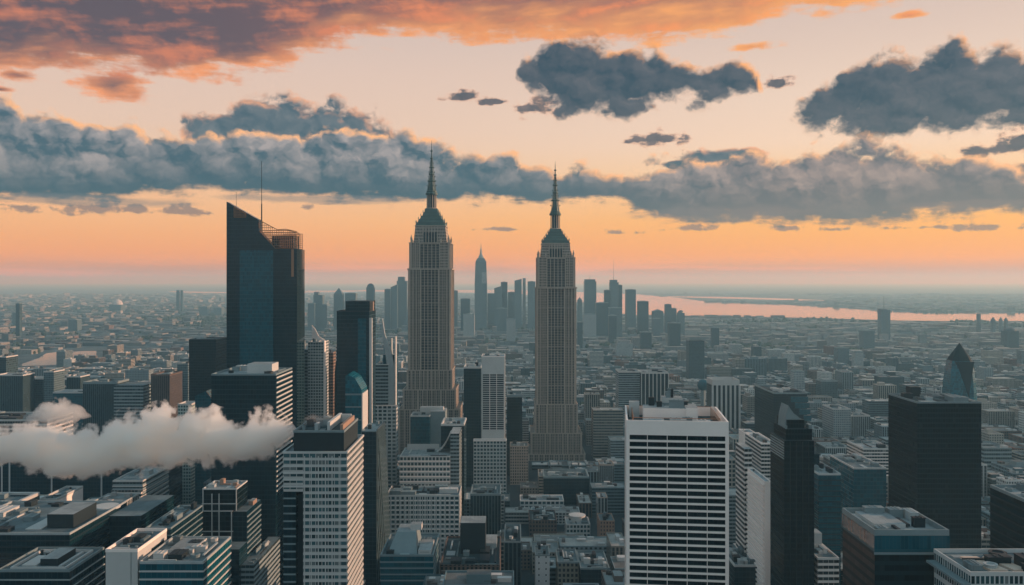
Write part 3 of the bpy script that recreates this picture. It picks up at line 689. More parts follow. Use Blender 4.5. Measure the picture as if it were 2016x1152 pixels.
# ---- white ribbon tower, right of the middle
def ribbon_tower():
    d = 400.0; s = d / FPX; w = 199 * s; D = 48.0; h = PZ(829, d)
    a = radians(-6.5)
    t = thing('ribbon_tower', 'white office tower with dark window ribbons and five bays, large in front', 'skyscraper', (PX(1237, d) + w / 2 + 2.0, d + D / 2, 0), a)
    W, E_ = w / 2, D / 2; zt = h - 29 * s
    MB().box(-W + .4, W - .4, -E_ + .4, E_ - .4, 0, zt, cap=False).build('core', 'dark', t)
    MB().ring(-W, W, -E_, E_, .8, zt, h).build('parapet', 'white', t)
    q = MB(); q.box(-W + .8, W - .8, -E_ + .8, E_ - .8, zt + .5, zt + 2.0, bottom=True); q.build('roof', 'roof_dark', t)
    p = 13.62 * s
    for i in range(26):
        z = zt - (i + 1) * p
        if z < 100: break
        MB().ring(-W + .05, W - .05, -E_ + .05, E_ - .05, .5, z, z + p * .31).build('floor_band', 'white', t)
        g = MB(); zz = z + p * .31 + .03; z1 = z + p - .03
        g.prism([(-W + 1.2, -E_ + .36), (W - 1.2, -E_ + .36), (W - 1.2, -E_ + .42), (-W + 1.2, -E_ + .42)], zz, z1, bay=1.8, fl=5, bottom=True); g.build('window_band', 'black', t)
    g = MB(); g.box(-W + .05, W - .05, -E_ + .05, E_ - .05, 0, zt - 26 * p, bay=3, fl=3.1, cap=False); g.build('lower_wall', 'white_band', t)
    for i in range(6):
        x = -W + .6 + i * (2 * W - 1.2) / 5; hw_ = .75 if i in (0, 5) else .13
        MB().box(x - hw_ + (.15 if i == 0 else -.15 if i == 5 else 0), x + hw_ + (.15 if i == 0 else -.15 if i == 5 else 0), -E_ - .1, -E_ + .34, 0, zt - .01, cap=False).build('mullion', 'white', t)
    for sx in (-1, 1):
        for i in range(6):
            y = -E_ + 1 + i * (D - 2) / 5
            MB().box(min(sx * W, sx * (W + .12)), max(sx * W, sx * (W + .12)), y - .5, y + .5, 0, zt - .01).build('mullion', 'white', t)
    z = zt + 2.0
    sub(t, 'penthouse', 'white', -W + 8.5, W - 12, E_ - 24, E_ - 12, z, h + 2.2, 'roof')
    sub(t, 'penthouse', 'offwhite', -W + 18, -W + 28, E_ - 11.5, E_ - 2, z, h + 5.5, 'roof')
    sub(t, 'penthouse', 'white', W - 17, W - 11.6, E_ - 26, E_ - 11, z, h + 2.9, 'roof')
    roof_kit(t, -W + 9, W - 12.5, E_ - 23.5, E_ - 12.5, h + 2.2, 7, 8); roof_kit(t, -W + 18.5, -W + 27.5, E_ - 11, E_ - 2.5, h + 5.5, 4, 12)
    sub(t, 'stair_head', 'offwhite', -W + 2, -W + 7, E_ - 9, E_ - 2, z, h + 2.8, 'roof')
    g = MB(); g.ring(-W + 3.2, W - 3.2, -E_ + 5, E_ - 4, .25, h + .3, h + .55)
    for x in (-W + 3.3, W - 3.3):
        for k in range(9): yy = -E_ + 5.2 + k * (D - 9.4) / 8; g.box(x - .12, x + .12, yy - .12, yy + .12, z, h + .3)
    g.build('cradle_rail', 'bronze', t)
    roof_kit(t, -W + 4, W - 4, -E_ + 3, -E_ + 20, z, 9, 5)
    register('ribbon_tower', PX(1232, d), PX(1436, d), d, d + D, h, 'the white ribbon tower', 1152)
ribbon_tower()

# ---- cream window-grid tower with dark penthouse, steaming
def cream_tower():
    d, dep = 420.0, 46.0; s = d / FPX; x0, x1 = PX(558, d), PX(683, d); W = (x1 - x0) / 2; E_ = dep / 2; h = PZ(893, d)
    t = thing('cream_tower', 'cream gridded office tower with black penthouse beside the steam plume', 'skyscraper', ((x0 + x1) / 2, d + E_, 0))
    X = lambda px: (px - 620.5) * s
    zs = PZ(968, d)
    sub(t, 'wall', 'cream', X(597), W, -E_, E_, 0, h, 'roof', 2.9, 3.2)
    sub(t, 'wall', 'cream', -W, X(597), -E_, E_, zs, h - .02, 'roof', 2.9, 3.2)
    sub(t, 'side_wing', 'dark_glass', -W + .1, X(582), -E_ + .4, E_ - .2, 0, zs, None, 2.2, 3.6, cap=False)
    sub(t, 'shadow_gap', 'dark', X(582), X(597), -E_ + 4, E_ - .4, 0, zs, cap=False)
    z = h - 3.2
    while z > 95:
        xa = -W - .25 if z > zs else X(597)
        g = MB(); g.box(xa, W + .25, -E_ - .25, -E_ - .03, z, z + .85, bottom=True); g.box(W + .03, W + .25, -E_ - .02, E_, z, z + .7, bottom=True); g.build('floor_band', 'offwhite', t)
        z -= 3.2
    for px in (600, 613, 627, 641, 654, 668):
        MB().box(X(px) - .22, X(px) + .22, -E_ - .42, -E_ - .27, 0, h - 1.2).build('mullion', 'offwhite', t)
    z = zs - 3.6
    while z > 95:
        MB().box(-W - .1, X(582), -E_ + .1, -E_ + .37, z, z + .7, bottom=True).build('spandrel', 'grey', t); z -= 3.6
    MB().ring(-W - .4, W + .4, -E_ - .4, E_ + .4, .8, h, h + 1.0).build('parapet', 'offwhite', t)
    a0, a1, b0, b1 = X(576), X(682) - 1.6, -E_ + 2.2, E_ - 6; zt = PZ(852, d + 2)
    sub(t, 'penthouse', 'dark', a0, a1, b0, b1, h + .02, zt, 'roof_dark')
    MB().ring(a0 - .2, a1 + .2, b0 - .2, b1 + .2, .6, zt, zt + 1.1).build('penthouse_rim', 'grey', t)
    sub(t, 'stack_wall', 'offwhite', a1 - 9, a1 - 7.6, b0 + 5, b1 - 3, zt, zt + 4.2)
    sub(t, 'stack_wall', 'terracotta', a1 - 2.2, a1 - .8, b0 + 2, b1 - 5, zt, zt + 3.4)
    sub(t, 'stack_wall', 'offwhite', a1 - 7.4, a1 - 2.4, b1 - 6, b1 - 4.6, zt, zt + 4.0)
    roof_kit(t, a0 + 1, a1 - 10, b0 + 2, b1 - 2, zt, 6, 31)
    roof_kit(t, -W + 1, W - 1, E_ - 5.5, E_ - 1, h, 3, 32)
    register('cream_tower', x0, x1, d, d + dep, h, 'the cream gridded tower', 1152)
cream_tower()

# ---- narrow white tower between the spires, on its podium
def narrow_tower():
    d, dep = 1050.0, 34.0; s = d / FPX
    t = tower('narrow_tower', 'narrow white tower with black louvred floors standing on a white podium', 948, 994, 701, d, dep, 'offwhite', 'roof', (1.2, .6, 'white'), kit=5, vb=950, ref='the narrow white tower')
    W, h = t['w'] / 2, t['h']; zt = PZ(736, d); zb = PZ(846, d)
    n = 26; p = (zt - zb) / n
    for i in range(n):
        z = zb + i * p
        MB().box(-W + 1.5, W - 1.5, -dep / 2 - .12, -dep / 2 - .02, z + p * .12, z + p * .72, bay=1.6, fl=5).build('window_band', 'black', t)
    for k in range(1, 3):
        x = -W + 1.5 + (2 * W - 3) * k / 3
        MB().box(x - .3, x + .3, -dep / 2 - .3, -dep / 2 - .14, zb, zt).build('mullion', 'white', t)
    x0, x1 = PX(933, d) - PX(971, d), PX(997, d) - PX(971, d); hp = PZ(869, d - 12)
    sub(t, 'podium', 'white_grid', x0, x1, -dep / 2 - 12, -dep / 2 - .35, 0, hp, 'roof', 4.0, 4.2)
    MB().ring(x0 - .2, x1 + .2, -dep / 2 - 12.2, -dep / 2 - .35, .7, hp, hp + 1.2).build('parapet', 'white', t)
    HEROES[-1]['r'] = (PX(932, d), PX(998, d), d - 13, d + dep)
narrow_tower()

# ---- left group
t = tower('dark_office', 'broad dark office block with cream banded side, roof white box, behind the steam', 416, 543, 736, 700, 52, 'dark_glass', 'roof', (1.4, .8, 'grey'), kit=8, bay=2.2, fl=3.8, vb=1010, ref='the broad dark office block')
W, h = t['w'] / 2, t['h']
sub(t, 'penthouse', 'offwhite', -W + 23, -W + 43, -8, 12, h - 1.4, h + 6.0, 'roof')
for i in range(24):
    z = h - 4 - i * 3.9
    MB().box(W + .05, W + .5, -25, 25, z, z + 1.2, bottom=True).build('floor_band', 'offwhite', t)
tower('black_slab', 'plain black slab tower standing left of the slanted tower', 372, 425, 668, 1200, 46, 'black', 'roof_dark', (1, .6, 'dark'), kit=3, vb=790, ref='the plain black slab')
t = tower('notched_tower', 'dark glass tower with two step top and glow-coloured corner, behind the teal wedge', 663, 727, 612, 850, 40, 'dark_glass', 'roof_dark', (1, .6, 'dark'), kit=0, bay=2, fl=3.8, vb=850, ref='the two step dark tower')
W = t['w'] / 2; s = 850 / FPX; h = t['h']
sub(t, 'upper_block', 'dark_glass', -W + 17 * s, W, -19.2, 17, h - .5, PZ(593, 850), 'roof_dark', 2, 3.8)
sub(t, 'edge_fin', 'offwhite', W + .05, W + 2.6, -20.5, -17, 0, PZ(626, 850))
sub(t, 'corner_glow', 'terracotta', W + .05, W + 3.2, -17, -12, PZ(612, 850), PZ(594, 850))  # warm light on this edge put into a terracotta-coloured block
sub(t, 'glass_bay', 'mid_glass', -W + 42 * s, W - 3, -21, -20.03, 0, PZ(627, 850), None, 2, 3.8)
t = tower('pale_apartments', 'pale apartment tower with white sail fin, right of the slanted tower', 606, 637, 673, 950, 26, 'white_grid', 'roof', (1, .5, 'offwhite'), kit=3, bay=2.6, fl=3.2, vb=815, ref='the pale sail topped apartments')
W, h = t['w'] / 2, t['h']; s = 950 / FPX
g = MB(); g.xz([(-W + 1, h), (W - 1, h), (0, h + 5), (-W + 4.5, h + 13), (-W + 1, h + 17)], 2, 3.2); g.build('sail_fin', 'white', t)
sub(t, 'edge_fin', 'white', W + .05, W + 1.2, -13.6, -8, 0, h + 1)
sub(t, 'grey_wing', 'grey_band', -W - 9, -W - .05, -8, 12, 0, PZ(690, 950), 'roof')
tower('brown_apartments', 'slim warm brown banded tower between pale apartments and rounded tower', 639, 656, 694, 985, 24, 'brown', 'roof', (1, .5, 'terracotta'), bands=(3.4, 1.1, 'terracotta', 60), kit=2, vb=815, ref='the slim brown tower')
t = thing('rounded_tower', 'dark rounded tower with a pale lit crown, beside the teal wedge', 'skyscraper', (PX(668, 880), 895, 0)); s = 880 / FPX
hz = PZ(712, 880)
g = MB(); g.lathe([(15.5 * s, 0), (15.5 * s, hz - 40), (14.8 * s, hz - 12), (12.2 * s, hz)], 20, bay=2.2, fl=3.7); g.build('body', 'black_band', t)
g = MB(); g.lathe([(12.2 * s, hz + .01), (12.6 * s, hz + 14), (11.6 * s, hz + 15), (11.6 * s, hz + 16)], 20, bay=2.2, fl=3.7); g.build('crown', 'white_band', t)
g = MB(); g.box(9.4 * s, 13.6 * s, -4, 3, hz - 2, PZ(680, 880)); g.build('crown_fin', 'white', t)
register('rounded_tower', PX(652, 880), PX(684, 880), 880, 911, PZ(678, 880), 'the dark rounded tower', 830)
t = thing('glass_wedge', 'teal glass wedge building with a slanting roof and pale streaks', 'building', (PX(697, 800), 815, 0)); s = 800 / FPX; zz = lambda y: PZ(y, 800)
g = MB(); g.xz([(-17 * s, 0), (15 * s, 0), (15 * s, zz(768)), (2 * s, zz(745)), (-12 * s, zz(737)), (-17 * s, zz(740))], -15, 15, 0, 2, 3.4); g.build('wall', 'teal_glass', t)
for i, (a, c) in enumerate(((775, 778), (800, 802.5), (826, 828))): MB().box(-17.2 * s, 15.2 * s, -15.3, -15.03, zz(c), zz(a)).build('floor_band', 'grey', t)
sub(t, 'edge_fin', 'offwhite', 15 * s + .05, 15 * s + 1, -16, 14, 0, zz(775))
register('glass_wedge', PX(680, 800), PX(712, 800), 800, 830, zz(737), 'the teal glass wedge', 860)
t = tower('finned_tower', 'pale curved tower with tall white fins left of the taller spired tower', 739, 764, 717, 950, 30, 'grey_band', 'roof', (1, .5, 'offwhite'), kit=2, vb=850, ref='the white finned tower')
W, h = t['w'] / 2, t['h']; s = 950 / FPX; Z9 = lambda y: PZ(y, 950); X9 = lambda px: (px - 751.5) * s
g = MB(); g.xz([(X9(764), 0), (X9(775), 0), (X9(775), Z9(720)), (X9(769), Z9(690)), (X9(757), Z9(660)), (X9(752), Z9(628)), (X9(749), Z9(650)), (X9(757), Z9(690)), (X9(762), Z9(730)), (X9(764), Z9(800))], -12, -8); g.build('curved_fin', 'pale_metal', t)
sub(t, 'tall_fin', 'offwhite', X9(776), X9(778.5), -13, -4, 0, Z9(663)); sub(t, 'tall_fin', 'pale_metal', X9(766), X9(768), -4, 6, 0, Z9(668))
sub(t, 'rear_block', 'mid_glass', X9(752), X9(776), -6.5, 14, 0, Z9(700), 'roof', 2.4, 3.6)
sub(t, 'base_block', 'white_grid', X9(738), X9(783), -26, -15.6, 0, Z9(797), 'roof', 4.5, 4)
HEROES[-1]['r'] = (PX(738, 950), PX(784, 950), 938, 980)
t = tower('prism_block', 'dark angular block with a pale slanted edge, right of the cream tower', 712, 741, 848, 720, 40, 'dark_glass', 'roof', (1, .6, 'grey'), kit=3, vb=960, ref='the dark angular block')
W, h = t['w'] / 2, t['h']
g = MB(); g.prism([(W + .05, -20), (W + 8, -6), (W + 8, 20), (W + .05, 20)], 0, h + 1, top=[(W + .05, -20), (W + 1.5, -18), (W + 1.5, 20), (W + .05, 20)], bay=2.2); g.build('slanted_flank', 'dark_strip', t)
# ---- block groups in front of the spires
t = tower('green_glass_block', 'blue green glass block with pale roof before the taller spired tower', 808, 846, 818, 1000, 30, 'mid_glass', 'roof', (1.6, .8, 'offwhite'), kit=5, bay=2, vb=885, ref='the blue green glass block')
W, h = t['w'] / 2, t['h']
sub(t, 'rear_block', 'grey', W + .1, W + 17, -8, 22, 0, PZ(812, 1000), 'roof'); sub(t, 'penthouse', 'offwhite', -2, W + 14, 2, 14, h - 1.4, PZ(806, 1002), 'roof')
tower('dark_corner_block', 'dark block with pale rimmed roof, right of the blue green block', 868, 914, 835, 925, 44, 'dark_glass', 'roof', (2, 1.4, 'offwhite'), kit=6, vb=930, ref='the dark pale rimmed block')
t = tower('sail_roof_block', 'white banded office block whose roof rises in a pale curved sail', 787, 886, 898, 880, 46, 'white_grid', 'roof', (1.2, .7, 'offwhite'), kit=8, bay=3.6, fl=5.2, vb=966, ref='the sail roofed white block')
W, h = t['w'] / 2, t['h']
g = MB()
for i in range(6):
    a = i / 6; c = (i + 1) / 6; f = lambda k: (W - 16 + 14 * k, h - 1.2 + 20 * k ** 1.7 * 1.0)
    (xa, za), (xb, zb) = f(a), f(c); g.xz([(xa, za), (xb, zb), (xb + 1.5, zb + .4), (xa + 1.5, za + .4)][::1], 4 - 6 * a, 18)
g.build('sail', 'offwhite', t)
sub(t, 'curved_wall', 'offwhite', -W + 3, W - 14, 14, 15.2, h - 1.2, h + 5)
sub(t, 'side_wing', 'grey_band', W + .1, W + 9, -20, 21, 0, PZ(855, 880), 'roof')
for i in range(7): MB().box(-W - .3, W, -23.4, -23.02, h - 5.6 - i * 5.1, h - 4.3 - i * 5.1, bottom=True).build('floor_band', 'white', t)
t = tower('grid_block', 'long pale block of square window grid with cluttered roof', 760, 904, 975, 780, 36, 'white_grid', 'roof_mid', (1.4, .7, 'offwhite'), kit=26, bay=4.4, fl=4.2, fins=(16, .8, 'offwhite', 0), vb=1038, ref='the pale grid block')
W, h = t['w'] / 2, t['h']
for i in range(9): MB().box(-W, W, -18.5, -18.02, h - 5.2 - i * 4.2, h - 4.3 - i * 4.2, bottom=True).build('floor_band', 'white', t)
sub(t, 'side_wing', 'grey_band', -W - 10, -W - .1, -12, 17, 0, h - 6, 'roof_mid')
t = tower('domed_office', 'blue grey office with a sloped penthouse, below the pale grid block', 749, 853, 1092, 620, 52, 'mid_glass', 'roof_mid', (1.4, .8, 'grey'), kit=16, vb=1152, ref='the sloped penthouse office', bands=(4.3, 1.0, 'grey', 5))
W, h = t['w'] / 2, t['h']
g = MB(); g.prism([(-W + 4, -20), (W - 12, -20), (W - 12, 14), (-W + 4, 14)], h - 1.4, h + 11, 0, 1, top=[(-W + 9, -8), (W - 14, -8), (W - 14, 12), (-W + 9, 12)]); g.build('penthouse', ['grey', 'roof'], t)
sub(t, 'lift_room', 'offwhite', 0, 8, -4, 4, h + 11, h + 15, 'roof'); sub(t, 'terrace', 'offwhite', W - 11, W - 2, -22, 4, h - 1.38, h + 2, 'roof')
t = tower('brown_office', 'brown masonry office with black penthouse box and cluttered dark roof', 866, 984, 1112, 640, 72, 'brown', 'roof_dark', (1.6, .9, 'brown'), kit=38, fl=4.4, bay=3.2, vb=1152, ref='the brown masonry office')
W, h = t['w'] / 2, t['h']
sub(t, 'penthouse', 'dark', -W + 13, -W + 32, -6, 14, h - 1.6, h + 22, 'roof'); sub(t, 'plant_frame', 'pale_metal', W - 16, W - 3, 6, 30, h - 1.6, h + 3, 'roof')
for i in range(3): MB().box(-W + 1, W - 1, -36.6, -36.05, h - 4.4 - i * 5, h - 3.8 - i * 5, bottom=True).build('floor_band', 'limestone_dark', t)
tower('slim_dark_office', 'slim dark building with one bright roof patch, right of brown office', 993, 1026, 1066, 700, 50, 'dark_strip', 'roof_dark', (1.2, .7, 'grey'), kit=8, vb=1152, ref='the slim bright patched building')
tower('stepped_grey_block', 'grey glazed block with stepped roof, below the narrow white tower', 926, 986, 972, 860, 40, 'dark_strip', 'roof_mid', (2.0, 1.2, 'grey'), kit=13, vb=1030, ref='the stepped grey block')
t = tower('dark_slab_tower', 'dark teal slab with pale roof immediately left of the narrow white tower', 913, 947, 722, 1120, 46, 'dark_glass', 'roof', (2.4, 1, 'offwhite'), kit=3, vb=860, ref='the dark teal slab')
tower('black_office', 'black office with pale flat cap between narrow white tower and shorter spire', 998, 1028, 778, 1180, 40, 'black', 'roof', (3, 1, 'grey'), kit=3, vb=850, ref='the black capped office')
tower('stone_apartments', 'tall beige apartment block left of the shorter spired tower base', 1004, 1040, 878, 1130, 30, 'stone', 'roof_mid', (1.4, .7, 'limestone'), kit=5, vb=960, ref='the beige apartment block')
tower('fluted_block', 'pale fluted apartment block right of the shorter spired tower base', 1181, 1209, 914, 1100, 24, 'strip', 'roof', (2, .8, 'limestone'), kit=5, fl=3.4, bay=2.4, vb=960, ref='the pale fluted block')
t = tower('flat_teal_block', 'dark glass block with broad flat pale canopy before shorter spired tower', 1070, 1160, 938, 1030, 40, 'dark_glass', 'roof_mid', (2.4, 1.6, 'grey'), kit=19, vb=990, ref='the flat canopied block')
t = tower('white_low_block', 'low white building with square windows and long pale roof', 1024, 1110, 985, 985, 26, 'white_grid', 'roof', (1.4, .7, 'white'), kit=13, bay=5, fl=5, vb=1008, ref='the low white building')
tower('brick_block', 'dark red brown brick block with rooftop tanks', 1042, 1096, 1024, 900, 40, 'brown', 'roof_dark', (1.2, .7, 'brown'), kit=19, vb=1083, ref='the red brown brick block')
t = tower('white_grid_block', 'small white gridded block with rounded pale penthouse', 1115, 1162, 1032, 880, 28, 'white_grid', 'roof', (1.2, .7, 'offwhite'), kit=8, bay=3.4, fl=4.4, vb=1074, ref='the small white gridded block')
h = t['h']; g = MB(); g.lathe([(8, h - 1.2), (8, h + 4), (8.6, h + 4), (8.6, h + 5), (0, h + 5.4)], 20, cy=3); g.build('penthouse', 'offwhite', t)
tower('brick_tower', 'slim salmon brick building with flat grey roof, left of ribbon tower', 1181, 1210, 1025, 850, 28, facade('salmon brick', (.30, .19, .145), (.05, .04, .04), .6, .5, .85), 'roof_mid', (1.2, .6, 'terracotta'), kit=6, vb=1075, ref='the salmon brick building')
tower('striped_block', 'narrow pale striped building behind the salmon brick building', 1177, 1196, 979, 930, 22, 'strip', 'roof', (1, .5, 'limestone'), kit=2, vb=1020, ref='the narrow striped building')
tower('blank_wall_block', 'building with blank white wall and two columns of small windows', 1054, 1082, 1092, 700, 24, facade('blank white wall', (.50, .53, .54), (.05, .06, .07), .82, .7, .8), 'roof_mid', (1.2, .6, 'grey'), kit=5, bay=6, fl=5, vb=1152, ref='the blank white wall building')
tower('olive_block', 'olive grey block of deep square windows at the bottom edge', 1098, 1139, 1106, 700, 34, facade('olive masonry', (.19, .185, .155), (.02, .025, .03), .42, .42, .85), 'roof_mid', (1.4, .7, 'grey'), kit=10, bay=3.4, fl=4.2, vb=1152, ref='the olive block')
tower('grey_roof_block', 'wide low block with blue grey roof panels and white plant room', 1143, 1200, 1118, 690, 44, 'dark_glass', 'roof_mid', (1.4, .7, 'grey'), kit=16, vb=1152, ref='the blue grey roofed block')

# ---- right of the ribbon tower
tower('banded_tower', 'grey tower of horizontal bands behind the white ribbon tower', 1218, 1260, 731, 1450, 44, 'grey_band', 'roof', (2.4, .8, 'offwhite'), kit=6, vb=800, ref='the grey banded tower')
tower('fluted_tower', 'dark tower with pale vertical fins, right of the grey banded tower', 1263, 1316, 733, 1440, 44, 'dark_glass', 'roof', (2.4, .8, 'offwhite'), fins=(7, 1.4, 'offwhite', 0), kit=6, vb=795, ref='the dark finned tower')
tower('dark_slim_tower', 'slim dark blue tower alone above the low city', 1356, 1387, 671, 2290, 36, 'hazy_dark', 'roof_dark', (1.5, .7, 'dark'), kit=2, vb=750, ref='the slim dark blue tower')
tower('white_fluted_tower', 'white capped tower of broad dark vertical window strips', 1403, 1456, 748, 1450, 44, 'black_band', 'roof', (9, 1, 'offwhite'), fins=(6, 3.2, 'offwhite', 0), kit=5, vb=850, ref='the white capped striped tower')
t = tower('dark_block', 'square dark block with open roof frame behind the stepped black tower', 1523, 1589, 773, 1300, 102, 'black', 'roof_dark', (2.2, 1.4, 'grey'), kit=10, vb=860, ref='the square dark block')
W, h = t['w'] / 2, t['h']
for i in range(4): sub(t, 'glass_step', 'mid_glass', W - 24 + i * 6, W + 1.5 + i * 1.2, -51.8 - i * .8, -40, h - 14 - i * 9, h - 6 - i * 9, 'roof', 2, 2)
t = thing('globe_dome', 'dark glass globe beside the white capped striped tower', 'dome', (PX(1384, 1600), 1600, 0)); zc = PZ(758, 1600); r = 10.5
MB().lathe([(r * max(.02, cos(a)), zc + r * sin(a)) for a in [radians(q) for q in range(-80, 91, 10)]], 20, bay=2, fl=2).build('globe', 'mid_glass', t); MB().lathe([(4, 0), (4, zc - r * .9)], 12).build('pedestal', 'grey', t)
def stepped_black():
    d, dep = 560.0, 30.0; s = d / FPX; cx = 1573; X = lambda px: (px - cx) * s; Z = lambda y: PZ(y, d)
    t = thing('stepped_black_tower', 'black glass tower with stepped shoulders and pointed pale crown', 'skyscraper', (PX(cx, d), d + dep / 2, 0))
    sub(t, 'wall', 'black', X(1544), X(1603), -15, 15, 0, Z(868), 'roof_dark', 1.8, 3.6)
    sub(t, 'shoulder', 'black', X(1549), X(1601), -13, 13, Z(868), Z(846), 'roof_dark', 1.8, 3.6)
    sub(t, 'upper_block', 'black', X(1554), X(1588), -11, 11, Z(846), Z(829), 'roof_dark', 1.8, 3.6)
    g = MB(); g.xz([(X(1551), Z(846) + .02), (X(1562), Z(829)), (X(1584), Z(829) + .02), (X(1576), Z(822)), (X(1569), Z(817)), (X(1563), Z(809)), (X(1558), Z(801)), (X(1553), Z(822))], -9, 6); g.build('crown', 'grey', t)
    sub(t, 'pale_flank', 'grey_band', X(1543.5), X(1544) - .02, -14.8, 14.8, Z(905), Z(868), None, 2, 1.8)
    MB().box(X(1596), X(1602), -12, -6, Z(846), Z(838)).build('corner_pinnacle', 'grey', t); MB().box(X(1549.5), X(1553), -12, -6, Z(846), Z(840)).build('corner_pinnacle', 'grey', t)
    for px in (1556, 1568, 1580, 1592): MB().box(X(px) - .2, X(px) + .2, -15.5, -15.03, 0, Z(870)).build('mullion', 'dark', t)
    register('stepped_black_tower', PX(1517, d), PX(1604, d), d, d + dep, Z(803), 'the stepped black tower', 1152)
stepped_black()
t = tower('black_tower', 'big plain black tower in front of the diamond glass tower', 1806, 1932, 791, 650, 50, 'black', 'roof_dark', (1.3, .9, 'grey'), kit=16, bay=1.9, fl=3.7, vb=1085, ref='the big plain black tower')
h = t['h']; sub(t, 'cooling_box', 'dark', -11, -3, 14, 22, h - 1.3, h + 6, 'roof_dark')
def diamond():
    d = 1300.0; s = d / FPX; cx = 1903; Z = lambda y: PZ(y, d)
    t = thing('diamond_tower', 'teal glass tower with pointed diamond top and dark central facet', 'skyscraper', (PX(cx, d), d + 21, 0))
    R0, R1, R2 = 27 * s, 25.5 * s, 20 * s
    def oc(r): c = r * .42; return [(-r + c, -r), (r - c, -r), (r, -r + c), (r, r - c), (r - c, r), (-r + c, r), (-r, r - c), (-r, -r + c)]
    g = MB(); pr = [(27, 1300), (27, 783), (25.5, 755), (23.2, 733), (20, 712)]
    for (r0, a0), (r1, a1) in zip(pr, pr[1:]): g.prism(oc(r0 * s), 0 if a0 > 900 else Z(a0), Z(a1), top=oc(r1 * s), cap=False, bay=2, fl=3.6)
    g.build('body', 'teal_glass', t)
    g = MB(); pr = [(20, 712), (15.5, 703), (10.2, 694), (5, 685.5), (.2, 677)]
    for (r0, a0), (r1, a1) in zip(pr, pr[1:]): g.prism(oc(r0 * s), Z(a0), Z(a1), top=oc(r1 * s), cap=False, bay=2, fl=3.6)
    g.build('spire_roof', 'facet', t)
    q = lambda px, py, yy: ((px - cx) * s, yy, Z(py))
    g = MB(); a = q(1886, 713, -R2 - 2); b_ = q(1921, 713, -R2 - 2); c = q(1907, 781, -R0 - 1.8); e = q(1907, 781, -R0 + 2); m0 = q(1886, 713, -R2 + 4); m1 = q(1921, 713, -R2 + 4)
    for f in ((a, c, b_), (a, b_, m1, m0), (a, m0, e, c), (b_, c, e, m1)): g.face(list(f), [(p[0] / 2, p[2] / 3.6) for p in f])
    g.build('dark_facet', 'facet', t)
    g = MB(); g.prism([(-R2 * .55, -R0 - .8), (2, -R0 - .8), (2, -R0 - .05), (-R2 * .55, -R0 - .05)], Z(795), Z(755), top=[(-2, -R1 - .8), (-1.6, -R1 - .8), (-1.6, -R1), (-2, -R1)], bay=2, fl=3.6); g.build('lower_facet', 'mid_glass', t)
    register('diamond_tower', PX(1875, d), PX(1931, d), d, d + 42, Z(678), 'the diamond topped tower', 790)
diamond()
t = tower('glass_top_block', 'dark block with teal glass top storey and pale roof, lower right', 1722, 1868, 1043, 330, 32, 'black_band', 'roof', (2.2, .6, 'grey'), kit=22, bay=1.9, fl=3.7, vb=1152, ref='the teal topped dark block')
W, h = t['w'] / 2, t['h']
g = MB(); g.box(-W - .25, W + .25, -16.25, 16.25, h - 8.2, h - 2.25, cap=False, bay=1.4, fl=6, bottom=True); g.build('top_storey', 'mid_glass', t)
sub(t, 'penthouse', 'offwhite', -W + 4, -W + 16, -6, 13, h - 2.2, h - .6, 'roof'); MB().box(-W - .35, W + .35, -16.35, -16.26, h - 9.2, h - 8.3, bottom=True).build('floor_band', 'grey', t)
t = tower('white_canopy_block', 'white roofed building with bright roof panels in the lower right corner', 1911, 2110, 1126, 300, 26, 'white_grid', 'roof_mid', (1.4, .5, 'offwhite'), kit=19, bay=1.6, fl=4.4, vb=1152, ref='the white corner building')
W, h = t['w'] / 2, t['h']
for a, c in ((-W + 9, -W + 15), (-W + 17, -W + 22)):
    g = MB(); g.prism([(a, -9), (c, -9), (c - 3, 6), (a - 3, 6)], h - 1.38, h - .6); g.build('roof_panel', plain('warm roof panel', (.62, .47, .38), .7, .12), t)
sub(t, 'awning', 'grey', -W - 3.4, -W - .15, -13.4, 12, h - 4.6, h - 3.8)
tower('dark_grid_block', 'dark ribbed office with sandy roof at the right edge', 2086, 2190, 1012, 400, 58, 'black_band', 'roof', (1.6, .9, 'grey'), bands=(4.2, .8, 'dark', 60), kit=13, vb=1085, ref='the dark ribbed office')
t = tower('white_flank_block', 'slim white tower with louvred side left of the stepped black tower', 1506, 1519, 948, 620, 46, 'white', 'roof', (1, .4, 'white'), kit=2, vb=1140, ref='the slim white flank tower')
W, h = t['w'] / 2, t['h']
for i in range(26): MB().box(-W - 1.1, -W - .05, -22, 22, h - 4 - i * 3.4, h - 2.7 - i * 3.4, bottom=True).build('balcony_band', 'white', t)
sub(t, 'rear_tower', 'white_band', -W - 2, W - 1, 24, 50, 0, PZ(893, 650), 'roof')
tower('curved_white_block', 'white curved office with banded side behind the slim white tower', 1499, 1527, 872, 860, 60, 'white_band', 'roof', (1.6, .8, 'white'), kit=6, vb=930, ref='the curved white office')
tower('blank_white_slab', 'blank white slab behind the curved white office', 1466, 1488, 852, 1000, 26, 'white', 'roof', (1, .5, 'white'), kit=2, vb=900, ref='the blank white slab')
t = tower('stepped_glass_block', 'dark banded glass block with pale roof right of stepped black tower', 1612, 1655, 932, 640, 46, 'mid_glass', 'roof', (1.4, .7, 'offwhite'), kit=8, bands=(3.9, .7, 'dark', 40), vb=1080, ref='the banded glass block')
sub(t, 'rear_block', 'dark_glass', -t['w'] / 2 - 4, 2, 4, 22, 0, PZ(898, 660), 'roof_dark')
t = tower('blue_wall_block', 'flat blue grey wall building behind the banded glass block', 1655, 1681, 916, 900, 50, facade('blue grey wall', (.085, .125, .14), (.03, .06, .075), .2, .3, .6), 'roof_mid', (1.2, .6, 'grey'), kit=3, vb=997, ref='the blue grey wall')
